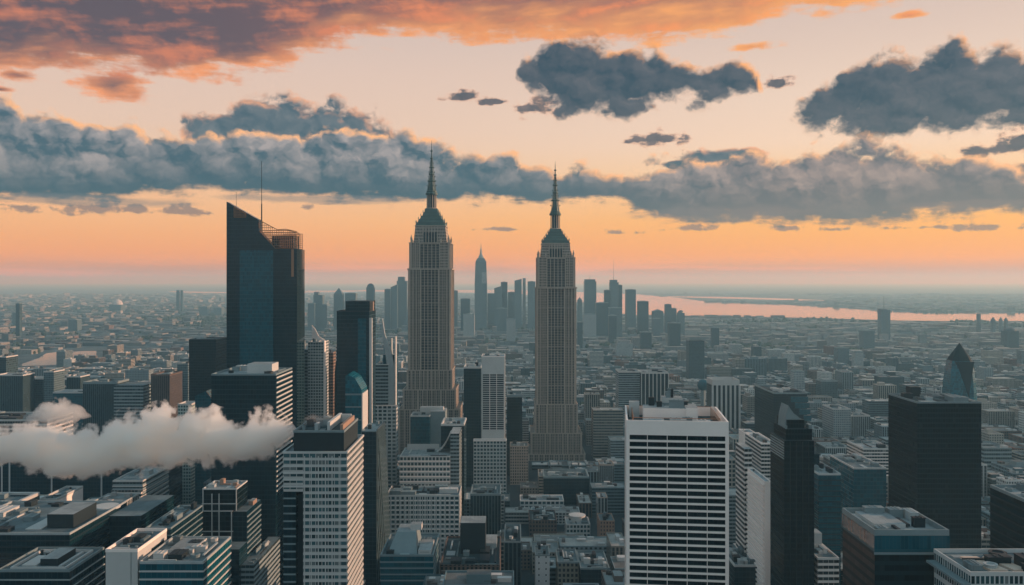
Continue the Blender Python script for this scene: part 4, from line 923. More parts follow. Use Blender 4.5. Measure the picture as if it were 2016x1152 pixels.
tower('teal_glass_block', 'teal glass office left of the big plain black tower', 1681, 1745, 921, 800, 60, 'mid_glass', 'roof_mid', (1.4, .8, 'offwhite'), kit=8, vb=997, ref='the teal glass office')
tower('pale_banded_block', 'pale banded office with cream roof rim behind teal glass office', 1700, 1760, 883, 1000, 50, 'white_band', 'roof', (1.8, .9, 'offwhite'), kit=10, vb=930, ref='the pale banded office')
tower('grey_cube_block', 'pale grey cube shaped block right of the square dark block', 1641, 1675, 805, 1430, 52, 'hazy_pale', 'roof', (2, .9, 'offwhite'), kit=6, vb=868, ref='the pale grey cube block')
tower('arched_block', 'grey fluted block with rounded roof steps, right of grey cube block', 1676, 1713, 818, 1480, 40, 'strip', 'roof', (2, 1, 'offwhite'), kit=8, vb=850, ref='the grey fluted block')
tower('round_pale_block', 'low pale fluted block in front of the grey cube block', 1625, 1672, 880, 1300, 40, 'strip', 'roof', (2, 1, 'offwhite'), kit=8, fl=5, vb=912, ref='the low pale fluted block')
t = tower('white_terrace_block', 'low white building with roof terraces beside the teal topped dark block', 1610, 1652, 1098, 560, 40, 'white_band', 'roof_mid', (1.4, .8, 'offwhite'), kit=10, vb=1152, ref='the white terrace building')
sub(t, 'penthouse', 'offwhite', -5, 5, 6, 17, t['h'] - 1.4, t['h'] + 8, 'roof')
t = tower('glass_low_block', 'low glazed roof building at the foot of the slim white tower', 1446, 1500, 1112, 640, 40, 'dark_glass', 'roof_mid', (1.6, .9, 'offwhite'), kit=19, vb=1152, ref='the low glazed building')
tower('curved_band_block', 'blue banded curved office right of the big plain black tower', 1938, 1992, 882, 1150, 50, 'grey_band', 'roof_mid', (1.8, .9, 'grey'), kit=8, fl=5, vb=915, ref='the blue banded office')

# ---- lower left
t = tower('terrace_office', 'dark office with pale bands and skylit roof, bottom left corner', -4, 137, 1121, 450, 38, 'dark_glass', 'roof_mid', (1.4, .6, 'grey'), bands=(4.2, .6, 'pale_metal', 40), kit=0, vb=1152, ref='the bottom left banded office')
W, h = t['w'] / 2, t['h']; zr = h - 1.8
MB().ring(-W + 4, W - 4, -15, 15, .8, zr + .02, zr + 1.6).build('inner_kerb', 'offwhite', t)
sub(t, 'penthouse', 'dark', -2, 7, -9, 10, zr, zr + 4, 'roof'); sub(t, 'skylight', 'offwhite', -11, -3.5, -10, 6, zr, zr + 1.2); sub(t, 'duct', 'pale_metal', 9, 10.6, -12, 12, zr, zr + 1.5)
roof_kit(t, -W + 5.5, -3, 7, 14, zr, 4, 4)
t = tower('white_wall_block', 'blank white walled building beside the skylit banded office', 208, 271, 1081, 452, 38, 'offwhite', 'roof_mid', (1.6, .5, 'white'), kit=13, vb=1152, ref='the blank white walled building')
W, h = t['w'] / 2, t['h']; sub(t, 'side_window', 'dark_glass', W + .02, W + .12, -2, 15, h - 16, h - 5); MB().box(4.7, 4.95, -19.25, -19.13, 0, h - 1.6).build('wall_joint', 'grey', t)
t = tower('grey_band_office', 'grey office with pale bands and white roof housings right of the white wall', 275, 400, 1105, 450, 44, 'mid_glass', 'roof_mid', (1.4, .6, 'pale_metal'), bands=(4.1, .8, 'offwhite', 40), kit=22, vb=1152, ref='the pale banded lower left office')
W, h = t['w'] / 2, t['h']; sub(t, 'penthouse', 'offwhite', -8, 5, -6, 16, h - 1.8, h + .8, 'roof')
def framed():
    d = 640.0; s = d / FPX; cx = 430; X = lambda px: (px - cx) * s; Z = lambda y: PZ(y, d)
    t = thing('framed_office', 'black stepped office with thin white frame lines and cluttered roof', 'building', (PX(cx, d), d + 15, 0))
    zt, zm = Z(963), Z(1007)
    sub(t, 'upper_block', 'black', X(397), X(464), -13, 13, zm, zt - 1, None, cap=False); sub(t, 'roof', 'roof', X(397) + .3, X(464) - .3, -12.7, 12.7, zt - 1.4, zt - 1); MB().ring(X(397) - .15, X(464) + .15, -13.15, 13.15, .7, zt - 1, zt).build('parapet', 'offwhite', t)
    sub(t, 'lower_block', 'black', X(381), X(459), -15, 15, 0, zm, 'roof_dark'); sub(t, 'side_block', 'dark_glass', X(459) + .05, X(485), -14, 22, 0, Z(1008), 'roof_mid')
    for i in range(11): MB().box(X(485) + .03, X(485) + .4, -13.8, 21.8, Z(1008) - 4.4 - i * 3.8, Z(1008) - 3.4 - i * 3.8, bottom=True).build('floor_band', 'grey', t)
    for px in (381.5, 417.5, 431.5, 456): MB().box(X(px) - .32, X(px) + .32, -15.5, -15.03, 0, zm - .3 if px < 400 or px > 450 else Z(972)).build('frame_line', 'offwhite', t)
    for px in (398, 463.6): MB().box(X(px) - .32, X(px) + .32, -13.5, -13.03, zm, zt - 1).build('frame_line', 'offwhite', t)
    for y, a, c, yy in ((993, 396, 465, -13.6), (1006, 381, 459, -15.6), (1046, 381, 459, -15.6)): MB().box(X(a), X(c), yy, yy + .5, Z(y) - .3, Z(y) + .3, bottom=True).build('frame_line', 'offwhite', t)
    roof_kit(t, X(399), X(462), -12, 12, zt - 1, 9, 77, ('offwhite', 'pale_metal', 'terracotta'))
    sub(t, 'lift_room', 'terracotta', X(474), X(483), 4, 14, Z(1008), Z(1000), 'roof')
    sub(t, 'low_wing', 'grey_band', X(487), X(512), -30, 40, 0, Z(1100), 'roof_mid'); sub(t, 'low_front', 'dark_glass', X(455), X(487) - .05, -34, -15.7, 0, Z(1066), 'roof_mid')
    roof_kit(t, X(489), X(510), -28, 38, Z(1100), 7, 78)
    register('framed_office', PX(381, d), PX(514, d), d - 20, d + 56, zt, 'the white framed black office', 1152)
framed()
t = tower('long_dark_office', 'long low dark office with pale roof rim and black roof box', -120, 137, 1049, 560, 82, 'dark_glass', 'roof_mid', (1.4, .6, 'pale_metal'), kit=0, vb=1152, ref='the long dark office', bands=(4.0, .6, 'dark', 40))
W, h = t['w'] / 2, t['h']; zr = h - 1.8
sub(t, 'roof_box', 'dark', W - 22, W - 5, -26, 6, zr, zr + 9.5, 'roof'); sub(t, 'side_wing', 'dark_glass', W + .1, W + 22, 14, 74, 0, h - 4, 'roof_mid', 2.2, 3.8)
sub(t, 'light_slab', 'offwhite', W - 34, W - 24, -30, 4, zr, zr + 1.2); g = MB(); g.lathe([(9, zr), (9, zr + 1.2), (8.4, zr + 1.6), (0, zr + 1.7)], 24, cx=W - 8, cy=28); g.build('round_skylight', 'offwhite', t)
roof_kit(t, -W + 2, W - 36, -38, 38, zr, 22, 9); HEROES[-1]['r'] = (PX(-120, 560), PX(137, 560) + 23, 560, 700)
t = tower('white_rim_office', 'dark office with broad white roof edge at the left edge', -130, 17, 996, 700, 46, 'black_band', 'roof_mid', (2.6, 2.6, 'offwhite'), bands=(4.6, 1.0, 'offwhite', 40), kit=14, vb=1045, ref='the white rimmed office')
tower('white_box_block', 'white boxy hall right of the white rimmed office', 76, 110, 982, 760, 48, 'white', 'roof_mid', (2.0, .8, 'offwhite'), kit=8, vb=1010, ref='the white boxy hall')
t = tower('fan_office', 'office with sloping white banded end wall beneath the steam', 222, 281, 946, 800, 60, 'grey_band', 'roof', (1.4, .8, 'offwhite'), kit=6, bands=(4.4, 1.0, 'offwhite', 10), vb=990, ref='the sloping banded office')
W, h = t['w'] / 2, t['h']; g = MB(); g.prism([(-W, -44), (W, -44), (W, -30.5), (-W, -30.5)], 0, h - 8, 0, 1, top=[(-W, -33), (W, -33), (W, -30.5), (-W, -30.5)], bay=3); g.build('sloping_end', ['white_band', 'roof'], t)
HEROES[-1]['r'] = (PX(222, 800), PX(281, 800), 784, 861)
tower('low_flat_office', 'flat dark office with grey roof between white framed and long dark offices', 286, 336, 1039, 570, 58, 'dark_glass', 'roof_mid', (1.2, .7, 'grey'), kit=19, vb=1060, ref='the flat grey roofed office', bands=(4, .7, 'grey', 40))
t = tower('seamed_glass_block', 'wide dark glass block with light vertical seams behind the steam', -90, 330, 895, 900, 40, 'dark_glass', 'roof_dark', (1, .7, 'dark'), kit=5, vb=990, ref='the seamed dark glass block')
for px in (4, 19, 102, 200, 390): 
    x = PX(px, 900) - PX(120, 900)
    if abs(x) < t['w'] / 2: MB().box(x - .7, x + .7, -20.6, -20.03, 0, t['h'] - 1).build('seam', 'offwhite', t)
tower('white_band_office', 'low office with white bands at the left edge above the steam', -80, 93, 826, 1010, 60, 'white_band', 'roof_mid', (2, 1, 'offwhite'), kit=11, fl=5, vb=855, ref='the white banded left edge office')
t = tower('rimmed_block', 'dark fluted block with overhanging pale roof rim, left middle', 163, 228, 752, 1330, 46, 'dark_strip', 'roof_mid', (3.2, 2, 'grey'), kit=8, vb=805, ref='the rimmed fluted block')
sub(t, 'long_wing', 'grey_band', t['w'] / 2 + .1, t['w'] / 2 + 44, -30, 20, 0, PZ(758, 1330), 'roof_mid', 4, 5); HEROES[-1]['r'] = (PX(163, 1330), PX(288, 1330), 1315, 1376)
tower('brown_tower', 'brown fluted tower with dark flat top, left of the plain black slab', 297, 334, 737, 1300, 50, facade('brown fins', (.10, .085, .08), (.025, .025, .028), .5, .05, .8), 'roof_mid', (2.4, 1, 'brown'), kit=5, vb=810, ref='the brown fluted tower')
tower('grey_slab', 'grey blue slab between brown tower and plain black slab', 349, 370, 716, 1420, 40, 'hazy', 'roof_mid', (2, 1, 'grey'), kit=2, vb=770, ref='the grey blue slab')
tower('mint_block', 'small pale mint building rising from the steam', 350, 376, 795, 1000, 24, facade('mint grid', (.40, .48, .46), (.06, .12, .12), .3, .4, .7), 'roof', (2, .8, 'offwhite'), kit=2, vb=825, ref='the small mint building')
t = thing('pitched_glass_block', 'small teal glass building with pitched top above the steam', 'building', (PX(399, 980), 992, 0)); s = 980 / FPX
g = MB(); g.xz([(-15 * s, 0), (16 * s, 0), (16 * s, PZ(783, 980)), (6 * s, PZ(770, 980)), (-15 * s, PZ(780, 980))], -12, 12, 0, 2, 3.6); g.build('wall', 'mid_glass', t); register('pitched_glass_block', PX(383, 980), PX(416, 980), 980, 1004, PZ(770, 980), 'the small pitched glass building', 815)
for i, (a, c, y, d, w_) in enumerate(((-8, 12, 702, 1500, 'hazy_dark'), (-10, 45, 738, 1450, 'dark_strip'), (47, 84, 745, 1500, 'hazy_dark'), (86, 106, 731, 1480, 'hazy'), (131, 158, 741, 1560, 'dark_strip'), (104, 166, 772, 1380, 'mid_glass'))):
    tower('mid_block', ['dark slab cut by the left edge, beside the lake', 'dark ribbed block at the left edge below the lake', 'dark block with a pale roof below the lake', 'slim grey slab right of the pale roofed block', 'ribbed dark block with one pale side strip', 'low teal office before the ribbed dark block'][i], a, c, y, d, 36, w_, 'roof', (2, .9, 'offwhite'), kit=3, vb=y + 22)

# ---- far skyline and single far towers
def far_tower(label, px0, px1, py, d, mat='hazy', cap=None, mast=None, step=None, name='far_tower', group=None, ref=None):
    x0, x1 = PX(px0, d), PX(px1, d); w = x1 - x0; h = PZ(py, d); W = w / 2
    dep = min(max(w, 22), 60)
    t = thing(name, label, 'skyscraper', ((x0 + x1) / 2, d + dep / 2, 0), 0, group)
    hb = h - (0 if cap is None else cap[1] * d / FPX)
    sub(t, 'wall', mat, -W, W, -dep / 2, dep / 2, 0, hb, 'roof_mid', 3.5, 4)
    if cap:
        k = cap[0]
        if k == 'point':
            g = MB(); g.prism([(-W, -dep / 2), (W, -dep / 2), (W, dep / 2), (-W, dep / 2)], hb, h, top=[(-.5, -.5), (.5, -.5), (.5, .5), (-.5, .5)], bay=3.5); g.build('peak', mat, t)
        if k == 'slope':
            g = MB(); g.xz([(-W, hb), (W, hb), (W, h if cap[2] > 0 else hb + 1), (-W, hb + 1 if cap[2] > 0 else h)], -dep / 2, dep / 2, 0, 3.5, 4); g.build('sloped_top', mat, t)
        if k == 'box': sub(t, 'top_box', mat, -W + W * cap[2], W - W * cap[3], -dep * .4, dep * .4, hb, h, 'roof_mid', 3.5, 4)
        if k == 'round': MB().lathe([(W * .98 * cos(a), hb + (h - hb) * sin(a)) for a in [radians(q) for q in range(0, 91, 15)]], 16, bay=3.5).build('rounded_top', mat, t)
    else:
        MB().ring(-W, W, -dep / 2, dep / 2, 1.5, hb, hb + 2.5).build('parapet', 'grey', t); sub(t, 'plant_room', 'grey', -W * .5, W * .4, -dep * .3, dep * .3, hb, hb + 4)
    if mast: MB().lathe([(.9, hb - 2), (.35, PZ(mast[1], d))], 5, cx=PX(mast[0], d) - (x0 + x1) / 2).build('mast', 'dark', t)
    register(name, x0, x1, d, d + dep, h, ref, max(py + 30, 640)); return t
SKY = 'distant skyline towers'
F_ = [
 ('hazy twin topped tower, leftmost of the distant skyline', 617, 635, 575, 4600, 'hazy', ('box', 6, .1, 1.0)), ('low hazy block left of the twin topped distant tower', 606, 619, 598, 4500, 'hazy'), ('hazy block attached right of the twin topped distant tower', 634, 642, 600, 4550, 'hazy'),
 ('distant tower with a pointed pyramid roof', 657, 674, 567, 4700, 'hazy', ('point', 12)), ('wide flat hazy block behind the two step dark tower', 679, 700, 578, 4800, 'hazy'), ('distant dark tower with rounded top left of the taller spire', 721, 736, 558, 4600, 'hazy_dark', ('round', 8)),
 ('plain hazy slab left of the distant stepped twin', 757, 768, 570, 4800, 'hazy'), ('distant stepped tower beside the taller spired tower, lower half', 769, 782, 560, 4750, 'hazy', ('slope', 6, 1)), ('distant stepped tower with twin tips hard left of the taller spired tower', 781, 801, 545, 4800, 'hazy', ('box', 8, .2, .5)),
 ('thin hazy sliver hard right of the taller spired tower', 892, 901, 573, 4900, 'hazy'), ('squat dark distant block left of the distant glass spire tower', 907, 925, 589, 4400, 'hazy_dark'), ('hazy block touching the right side of the distant glass spire tower', 960, 973, 579, 4900, 'hazy'),
 ('distant tower with a slanting roof, right of the distant glass spire', 973, 988, 563, 4700, 'hazy', ('slope', 5, 1)), ('distant block joined behind the slanting roofed tower', 986, 999, 556, 4800, 'hazy_dark'), ('low hazy block in the distant row left of the shorter spire', 1000, 1014, 576, 4850, 'hazy'),
 ('tall distant tower with slant top left of the shorter spire', 1013, 1027, 549, 4700, 'hazy', ('slope', 4, 1)), ('thin pale distant tower left of the shorter spire', 1029, 1035, 549, 4750, 'hazy_pale'), ('hazy slab hard left of the shorter spired tower', 1039, 1054, 555, 4700, 'hazy'),
 ('small stepped distant tower hard right of the shorter spired tower', 1137, 1146, 585, 4900, 'hazy', ('point', 6)), ('pale distant tower with short mast right of the shorter spire', 1151, 1174, 550, 4600, 'hazy', ('box', 4, .05, .15), (1162, 541)), ('dark low distant block before the pale masted tower', 1174, 1198, 597, 4200, 'hazy_dark'),
 ('dark distant shoulder block left of the tall masted tower', 1190, 1203, 572, 4500, 'hazy_dark'), ('tallest masted tower of the distant right skyline', 1201, 1218, 551, 4500, 'hazy', ('box', 5, .05, .3), (1209, 512)), ('distant block joined to the right of the tall masted tower', 1216, 1225, 562, 4520, 'hazy_dark'),
 ('plain distant slab between river and tall masted tower', 1233, 1252, 571, 4500, 'hazy'), ('lower dark distant slab on the river bank', 1257, 1277, 594, 4300, 'hazy_dark'), ('hazy block with gabled top on the river bank', 1286, 1306, 609, 4200, 'hazy', ('point', 4)),
 ('hazy slab on the river bank, right group, tallest', 1310, 1322, 600, 4300, 'hazy'), ('small hazy block on the river bank, right group, middle', 1322, 1332, 608, 4300, 'hazy'), ('rounded hazy block at the right end of the river bank group', 1335, 1348, 611, 4250, 'hazy', ('round', 5)),
 ('dark slab standing before the distant right skyline', 1262, 1283, 655, 3200, 'hazy_dark'), ('tall dark slab below the right end of the river bank group', 1318, 1340, 637, 3300, 'hazy_dark'), ('pale gridded block below the distant right skyline', 1215, 1246, 672, 2900, 'hazy_pale', ('box', 5, .15, .3)),
 ('greenish slab hard right of the shorter spired tower shaft', 1137, 1147, 635, 3400, 'hazy_dark'), ('hazy broad slab below the pale masted tower', 1150, 1174, 620, 3900, 'hazy_pale'), ('hazy slab below the tall masted tower', 1200, 1225, 607, 4000, 'hazy'), ('dark slab below the tall masted tower', 1199, 1214, 622, 3700, 'hazy_dark'),
 ('hazy slab below the distant glass spire tower', 912, 934, 620, 4000, 'hazy_pale'), ('pale hazy slab right of the distant glass spire tower base', 978, 998, 608, 4300, 'hazy'), ('low pale block on hazy slope left of shorter spire', 997, 1015, 630, 3700, 'hazy_pale'), ('hazy low slab between river bank slabs', 1287, 1300, 628, 3900, 'hazy'),
 ('hazy tower with thin mast on the right river bank', 1735, 1753, 609, 3900, 'hazy', ('box', 1.5, .0, .7), (1744, 583)), ('dark rounded tower near the right edge, below the river', 1983, 2006, 646, 3300, 'hazy_dark', ('round', 6)), ('pinnacled hazy tower on the right river bank', 1927, 1931, 619, 4200, 'hazy'), ('second pinnacle tower of the right river bank', 1955, 1960, 624, 4200, 'hazy', ('point', 6)),
 ('thin far pinnacle, right of the second pinnacle tower', 1971, 1974, 625, 4400, 'hazy', ('point', 5)), ('thin far pinnacle nearest the right edge', 1981, 1984.5, 625, 4400, 'hazy', ('point', 5)), ('small dark far block above the low city, right middle', 1402, 1416, 646, 3300, 'hazy_dark'), ('dark narrow tower near the left edge above the lake', 31, 38.5, 598, 4000, 'hazy_dark'),
 ('hazy far block behind the narrow dark left tower', 24, 33, 616, 5200, 'hazy'), ('left of two tiny far towers on the left horizon', 347, 352, 572, 7500, 'hazy_dark'), ('right of two tiny far towers on the left horizon', 355, 359, 572, 7500, 'hazy_dark'), ('pale far block in the low city left, above the lake', 134, 152, 630, 4600, 'hazy'),
 ('grey far block left of the slanted dark tower', 392, 408, 604, 6600, 'hazy'), ('second grey far block left of the slanted dark tower', 420, 436, 606, 6600, 'hazy'), ('dark glass far slab standing on the low city right of the diamond tower', 1700, 1722, 652, 3300, 'hazy'), ('pale far slab in the low city below the masted bank tower', 1683, 1700, 694, 2600, 'hazy_pale'), ('dim far slab in the low city left of the pale slab', 1650, 1672, 686, 2700, 'hazy'),
 ('hazy dark block on the low city behind the square dark block', 1617, 1649, 752, 1900, 'hazy_dark'), ('pale double slab right of the white capped striped tower', 1563, 1584, 733, 2050, 'hazy_pale'),
]
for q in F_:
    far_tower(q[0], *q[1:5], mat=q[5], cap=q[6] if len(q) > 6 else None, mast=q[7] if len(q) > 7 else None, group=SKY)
def far_spire():
    d = 4700.0; s = d / FPX; t = thing('far_tower', 'distant glass tower with tapering spire, tallest between the two stone towers', 'skyscraper', (PX(946.5, d), d + 30, 0), 0, SKY); Z = lambda y: PZ(y, d)
    q = lambda r: [(-r * s, -r * s), (r * s, -r * s), (r * s, r * s), (-r * s, r * s)]
    g = MB(); g.prism(q(12), 0, Z(560), cap=False, bay=4, fl=4); g.prism(q(12), Z(560), Z(515), top=q(10.5), cap=False, bay=4, fl=4); g.prism(q(10.5), Z(515), Z(508), top=q(6.5), bay=4, fl=4); g.build('wall', 'hazy', t)
    g = MB(); g.lathe([(6 * s, Z(508)), (4.5 * s, Z(504)), (2.4 * s, Z(500)), (1.6 * s, Z(492)), (.7 * s, Z(488)), (.2 * s, Z(478))], 10); g.build('spire', 'grey', t)
    g = MB(); g.prism([(2 * s, -12.3 * s), (11 * s, -12.3 * s), (11 * s, -12.02 * s), (2 * s, -12.02 * s)], Z(558), Z(536)); g.build('bright_panel', 'hazy_pale', t)
    register('far_tower', PX(934, d), PX(959, d), d, d + 60, Z(478), 'the distant glass spire', 625)
far_spire()
t = thing('domed_hall', 'far domed hall with pale cap in the left low city', 'building', (PX(227, 7300), 7340, 0))
z = PZ(600, 7300); sub(t, 'wall', 'hazy', -48, 48, -45, 45, 0, z, 'roof_mid', 5, 5); MB().lathe([(42 * cos(a), z + 44 * sin(a)) for a in [radians(q) for q in range(0, 91, 15)]], 18).build('dome', 'offwhite', t)
# ------------------------------------------------------------------ the ordinary city between and beyond
rng = random.Random(2024)
PAL = [('beige', (.26, .25, .225)), ('grey', (.195, .25, .27)), ('brown', (.13, .108, .095)), ('pale', (.40, .43, .43)), ('slate', (.045, .085, .10)), ('brick red', (.19, .105, .08)), ('sandy', (.34, .32, .28)), ('blue grey', (.10, .165, .19))]
PW = [5, 5, 3, 5, 5, 1, 3, 4]
ROOFS = [(.41, .43, .43), (.24, .275, .28), (.08, .11, .12), (.50, .50, .48), (.16, .17, .17), (.33, .335, .325)]
FM = ['f_punch', 'f_band', 'f_strip', 'f_grid']
def blocked(x0, x1, y0, y1, m=4):
    return any(x0 < H['r'][1] + m and x1 > H['r'][0] - m and y0 < H['r'][3] + m and y1 > H['r'][2] - m for H in HEROES)
def fit(x0, x1, y0, h):
    """lower a building until it hides nothing the photograph shows"""
    p = sorted((CX + x0 * FPX / y0, CX + x1 * FPX / y0)); top = HY + (CAM_H - h) * FPX / y0; need = 0
    for H in HEROES:
        if H['d'] > y0 and p[0] < H['px'][1] and p[1] > H['px'][0] and top < H['vb']: need = max(need, H['vb'])
    if need: h = min(h, PZ(need, y0))
    return h
LAKE = [(PX(20, 3000), PX(200, 2900), 2600, 3460)]
def river_band(x, y):
    px, py = CX + x * FPX / y, HY + CAM_H * FPX / y
    def at(pts):
        for (a, b_), (c, d) in zip(pts, pts[1:]):
            if a <= px <= c: return b_ + (d - b_) * (px - a) / (c - a)
        return None
    a, c = at(up), at(lo[::-1])
    if a is not None and c is not None and a - .6 < py < c + .8: return True
    return any(l[0] < x < l[1] and l[2] < y < l[3] for l in LAKE) or (1290 < px < 1640 and 582 < py < 593) or (330 < px < 700 and 571.5 < py < 578)
for px, d, vb in (((28, 192), 2590, 726), ((1350, 2100), 6150, 636), ((1135, 1352), 6300, 622)):   # open water stays in view
    HEROES.append(dict(name='water', r=(0, 0, -1, -1), h=1, px=px, top=vb - 20, d=d, ref=None, vb=vb))
cand = []
y = 470.0
while y < 3000:
    bd = rng.uniform(22, 40) * (1 + y / 7000); x = -0.80 * y - 200 + rng.uniform(0, 40)
    while x < 0.80 * y + 200:
        bw = rng.choice((rng.uniform(11, 24), rng.uniform(18, 44))) * (1 + y / 7000)
        street = 13 if rng.random() < .28 else 1.2
        x0, x1 = x, x + bw; x += bw + street
        dd = bd * rng.uniform(.6, 1.0); sh = rng.random() * (bd - dd); y0, y1 = y + sh, y + sh + dd
        if blocked(x0, x1, y0, y1) or river_band((x0 + x1) / 2, y1): continue
        k = rng.random(); h = rng.uniform(11, 28) if k < .68 else rng.uniform(24, 44) if k < .95 else rng.uniform(42, 72)
        if y < 1000: h *= 1.3
        elif y > 1600: h *= .8
        h = fit(x0, x1, y0, h)
        if h < 7: h = rng.uniform(7, 11)
        t_, b_ = HY + (CAM_H - h) * FPX / y0, HY + CAM_H * FPX / y0
        if t_ > 1160 or CX + x1 * FPX / y0 < -15 or CX + x0 * FPX / y1 > 2031: vis = 0
        else:
            cols = [max(0, CX + x0 * FPX / y0), min(2016, CX + x1 * FPX / y0)]; tot = 0
            n = 7
            for i in range(n):
                px = cols[0] + (cols[1] - cols[0]) * (i + .5) / n
                hide = min([1152] + [H['top'] for H in HEROES if H['name'] != 'water' and H['d'] < y0 and H['px'][0] < px < H['px'][1]])
                tot += max(0, min(hide, b_) - (HY + (CAM_H - h) * FPX / y1)) / n
            vis = tot * max(0, cols[1] - cols[0])
        cand.append((vis, x0, x1, y0, y1, h, rng.choices(range(len(PAL)), PW)[0], rng.randrange(len(ROOFS)), rng.randrange(len(FM)), rng.random()))
    y += bd + (13 if rng.random() < .45 else 1.5)
cand.sort(key=lambda c: -c[0])
def city_block(g, x0, x1, y0, y1, z, ci, ri, rr, m0, m1, m2, top=True):
    """walls, parapet, roof and plant of one ordinary building into a builder"""
    r = random.Random(int(rr * 1e6)); ka, kb = r.uniform(.75, 1.2), r.uniform(.65, 1.2); tint = [c * ka for c in PAL[ci][1]]; rt = [c * kb for c in ROOFS[ri]]
    w, d = x1 - x0, y1 - y0
    g.box(x0, x1, y0, y1, 0, z - 1.2, m0, cap=False, bay=3.4, fl=3.7, col=tint)
    g.ring(x0 - .1, x1 + .1, y0 - .1, y1 + .1, .6, z - 1.2, z, m2, col=[min(1, c * 1.15) for c in tint])
    g.face([(x0 + .3, y0 + .3, z - 1.1), (x1 - .3, y0 + .3, z - 1.1), (x1 - .3, y1 - .3, z - 1.1), (x0 + .3, y1 - .3, z - 1.1)], [(0, 0)] * 4, m1, rt)
    return r, tint, rt, w, d
made = []
IND = [c for c in cand if c[0] > 0][:285]
REST = cand[len(IND):]
for k, c in enumerate(IND):
    vis, x0, x1, y0, y1, h, ci, ri, fi, rr = c
    cx, cy_ = (x0 + x1) / 2, (y0 + y1) / 2; a0, a1, b0, b1 = x0 - cx, x1 - cx, y0 - cy_, y1 - cy_
    t = thing('city_building', None, 'building', (cx, cy_, 0))
    r = random.Random(int(rr * 1e6)); ka, kb = r.uniform(.75, 1.2), r.uniform(.65, 1.2); tint = [q * ka for q in PAL[ci][1]]; rt = [q * kb for q in ROOFS[ri]]
    MB().box(a0, a1, b0, b1, 0, h - 1.2, cap=False, bay=r.uniform(2.8, 4.2), fl=r.uniform(3.3, 4.3), col=tint).build('wall', FM[fi], t)
    g = MB(); g.face([(a0 + .3, b0 + .3, h - 1.1), (a1 - .3, b0 + .3, h - 1.1), (a1 - .3, b1 - .3, h - 1.1), (a0 + .3, b1 - .3, h - 1.1)], [(0, 0)] * 4, 0, rt); g.build('roof', 'f_roof', t)
    MB().ring(a0 - .1, a1 + .1, b0 - .1, b1 + .1, .6, h - 1.2, h, col=[min(1, q * 1.15) for q in tint]).build('parapet', 'f_plain', t)
    pent = h > 24 and r.random() < .5
    if pent:
        w, d = a1 - a0, b1 - b0; px0, py0 = r.uniform(a0 + .1 * w, a0 + .4 * w), r.uniform(b0 + .2 * d, b0 + .45 * d)
        g = MB(); g.box(px0, px0 + w * r.uniform(.25, .45), py0, py0 + d * r.uniform(.2, .4), h - 1.1, h + r.uniform(2.5, 6), 0, 1, bay=4, fl=4, col=tint, colt=rt); g.build('penthouse', ['f_plain', 'f_roof'], t)
    nk = (5 if y0 < 1100 else 3 if y0 < 1700 else 1)
    for _ in range(nk):
        w, d = a1 - a0, b1 - b0; uw, ud = r.uniform(.06, .2) * w, r.uniform(.06, .2) * d; ux, uy = r.uniform(a0 + 1, a1 - uw - 1), r.uniform(b0 + 1, b1 - ud - 1); uh = r.uniform(1.2, 3)
        gr = r.choice([.5, .42, .3, .12, .06]); g = MB(); g.box(ux, ux + uw, uy, uy + ud, h - 1.1, h - 1.1 + uh, col=(gr, gr * .98, gr * .96)); g.box(ux - .15, ux + uw + .15, uy - .15, uy + ud + .15, h - 1.1 + uh, h - .8 + uh, bottom=True, col=(gr, gr * .98, gr * .96))
        g.build('rooftop_unit', 'f_plain', t)
    made.append((t, c))
# ---- labels of the ordinary buildings: colour, height, and the named landmark they stand by
REFS = [H for H in HEROES if H['ref']]
ORD = ['nearest', 'second nearest', 'third nearest', 'fourth nearest', 'fifth nearest', 'sixth nearest', 'seventh nearest', 'eighth nearest', 'ninth nearest', 'tenth nearest']
byl = {}
for t, c in made:
    vis, x0, x1, y0, y1, h, ci, ri, fi, rr = c
    px, top = CX + (x0 + x1) / 2 * FPX / y0, HY + (CAM_H - h) * FPX / y0
    best = None
    for H in REFS:
        hc = (H['px'][0] + H['px'][1]) / 2; hw = (H['px'][1] - H['px'][0]) / 2
        dx = px - hc; gap = max(0, abs(dx) - hw); dy = 0 if top > H['top'] else H['top'] - top
        sc = gap + .25 * max(0, H['top'] - top) + .02 * abs(y0 - H['d'])
        if best is None or sc < best[0]: best = (sc, H, dx, hw)
    _, H, dx, hw = best
    rel = ('before' if y0 < H['d'] else 'behind') if abs(dx) < hw else ('left of' if dx < 0 else 'right of')
    size = 'low' if h < 26 else 'mid height' if h < 55 else 'tall'
    win = ['small windowed', 'ribbon windowed', 'ribbed', 'grid windowed'][fi]
    byl.setdefault(f"{size} {PAL[ci][0]} {win} building {rel} {H['ref']}", []).append((y0, t))
for lab, ls in byl.items():
    ls.sort(key=lambda q: q[0])
    for i, (_, t) in enumerate(ls):
        t['label'] = lab if len(ls) == 1 else f"{ORD[i]} {lab}"[:190] if i < 10 else lab
        t['group'] = 'ordinary buildings of the city'
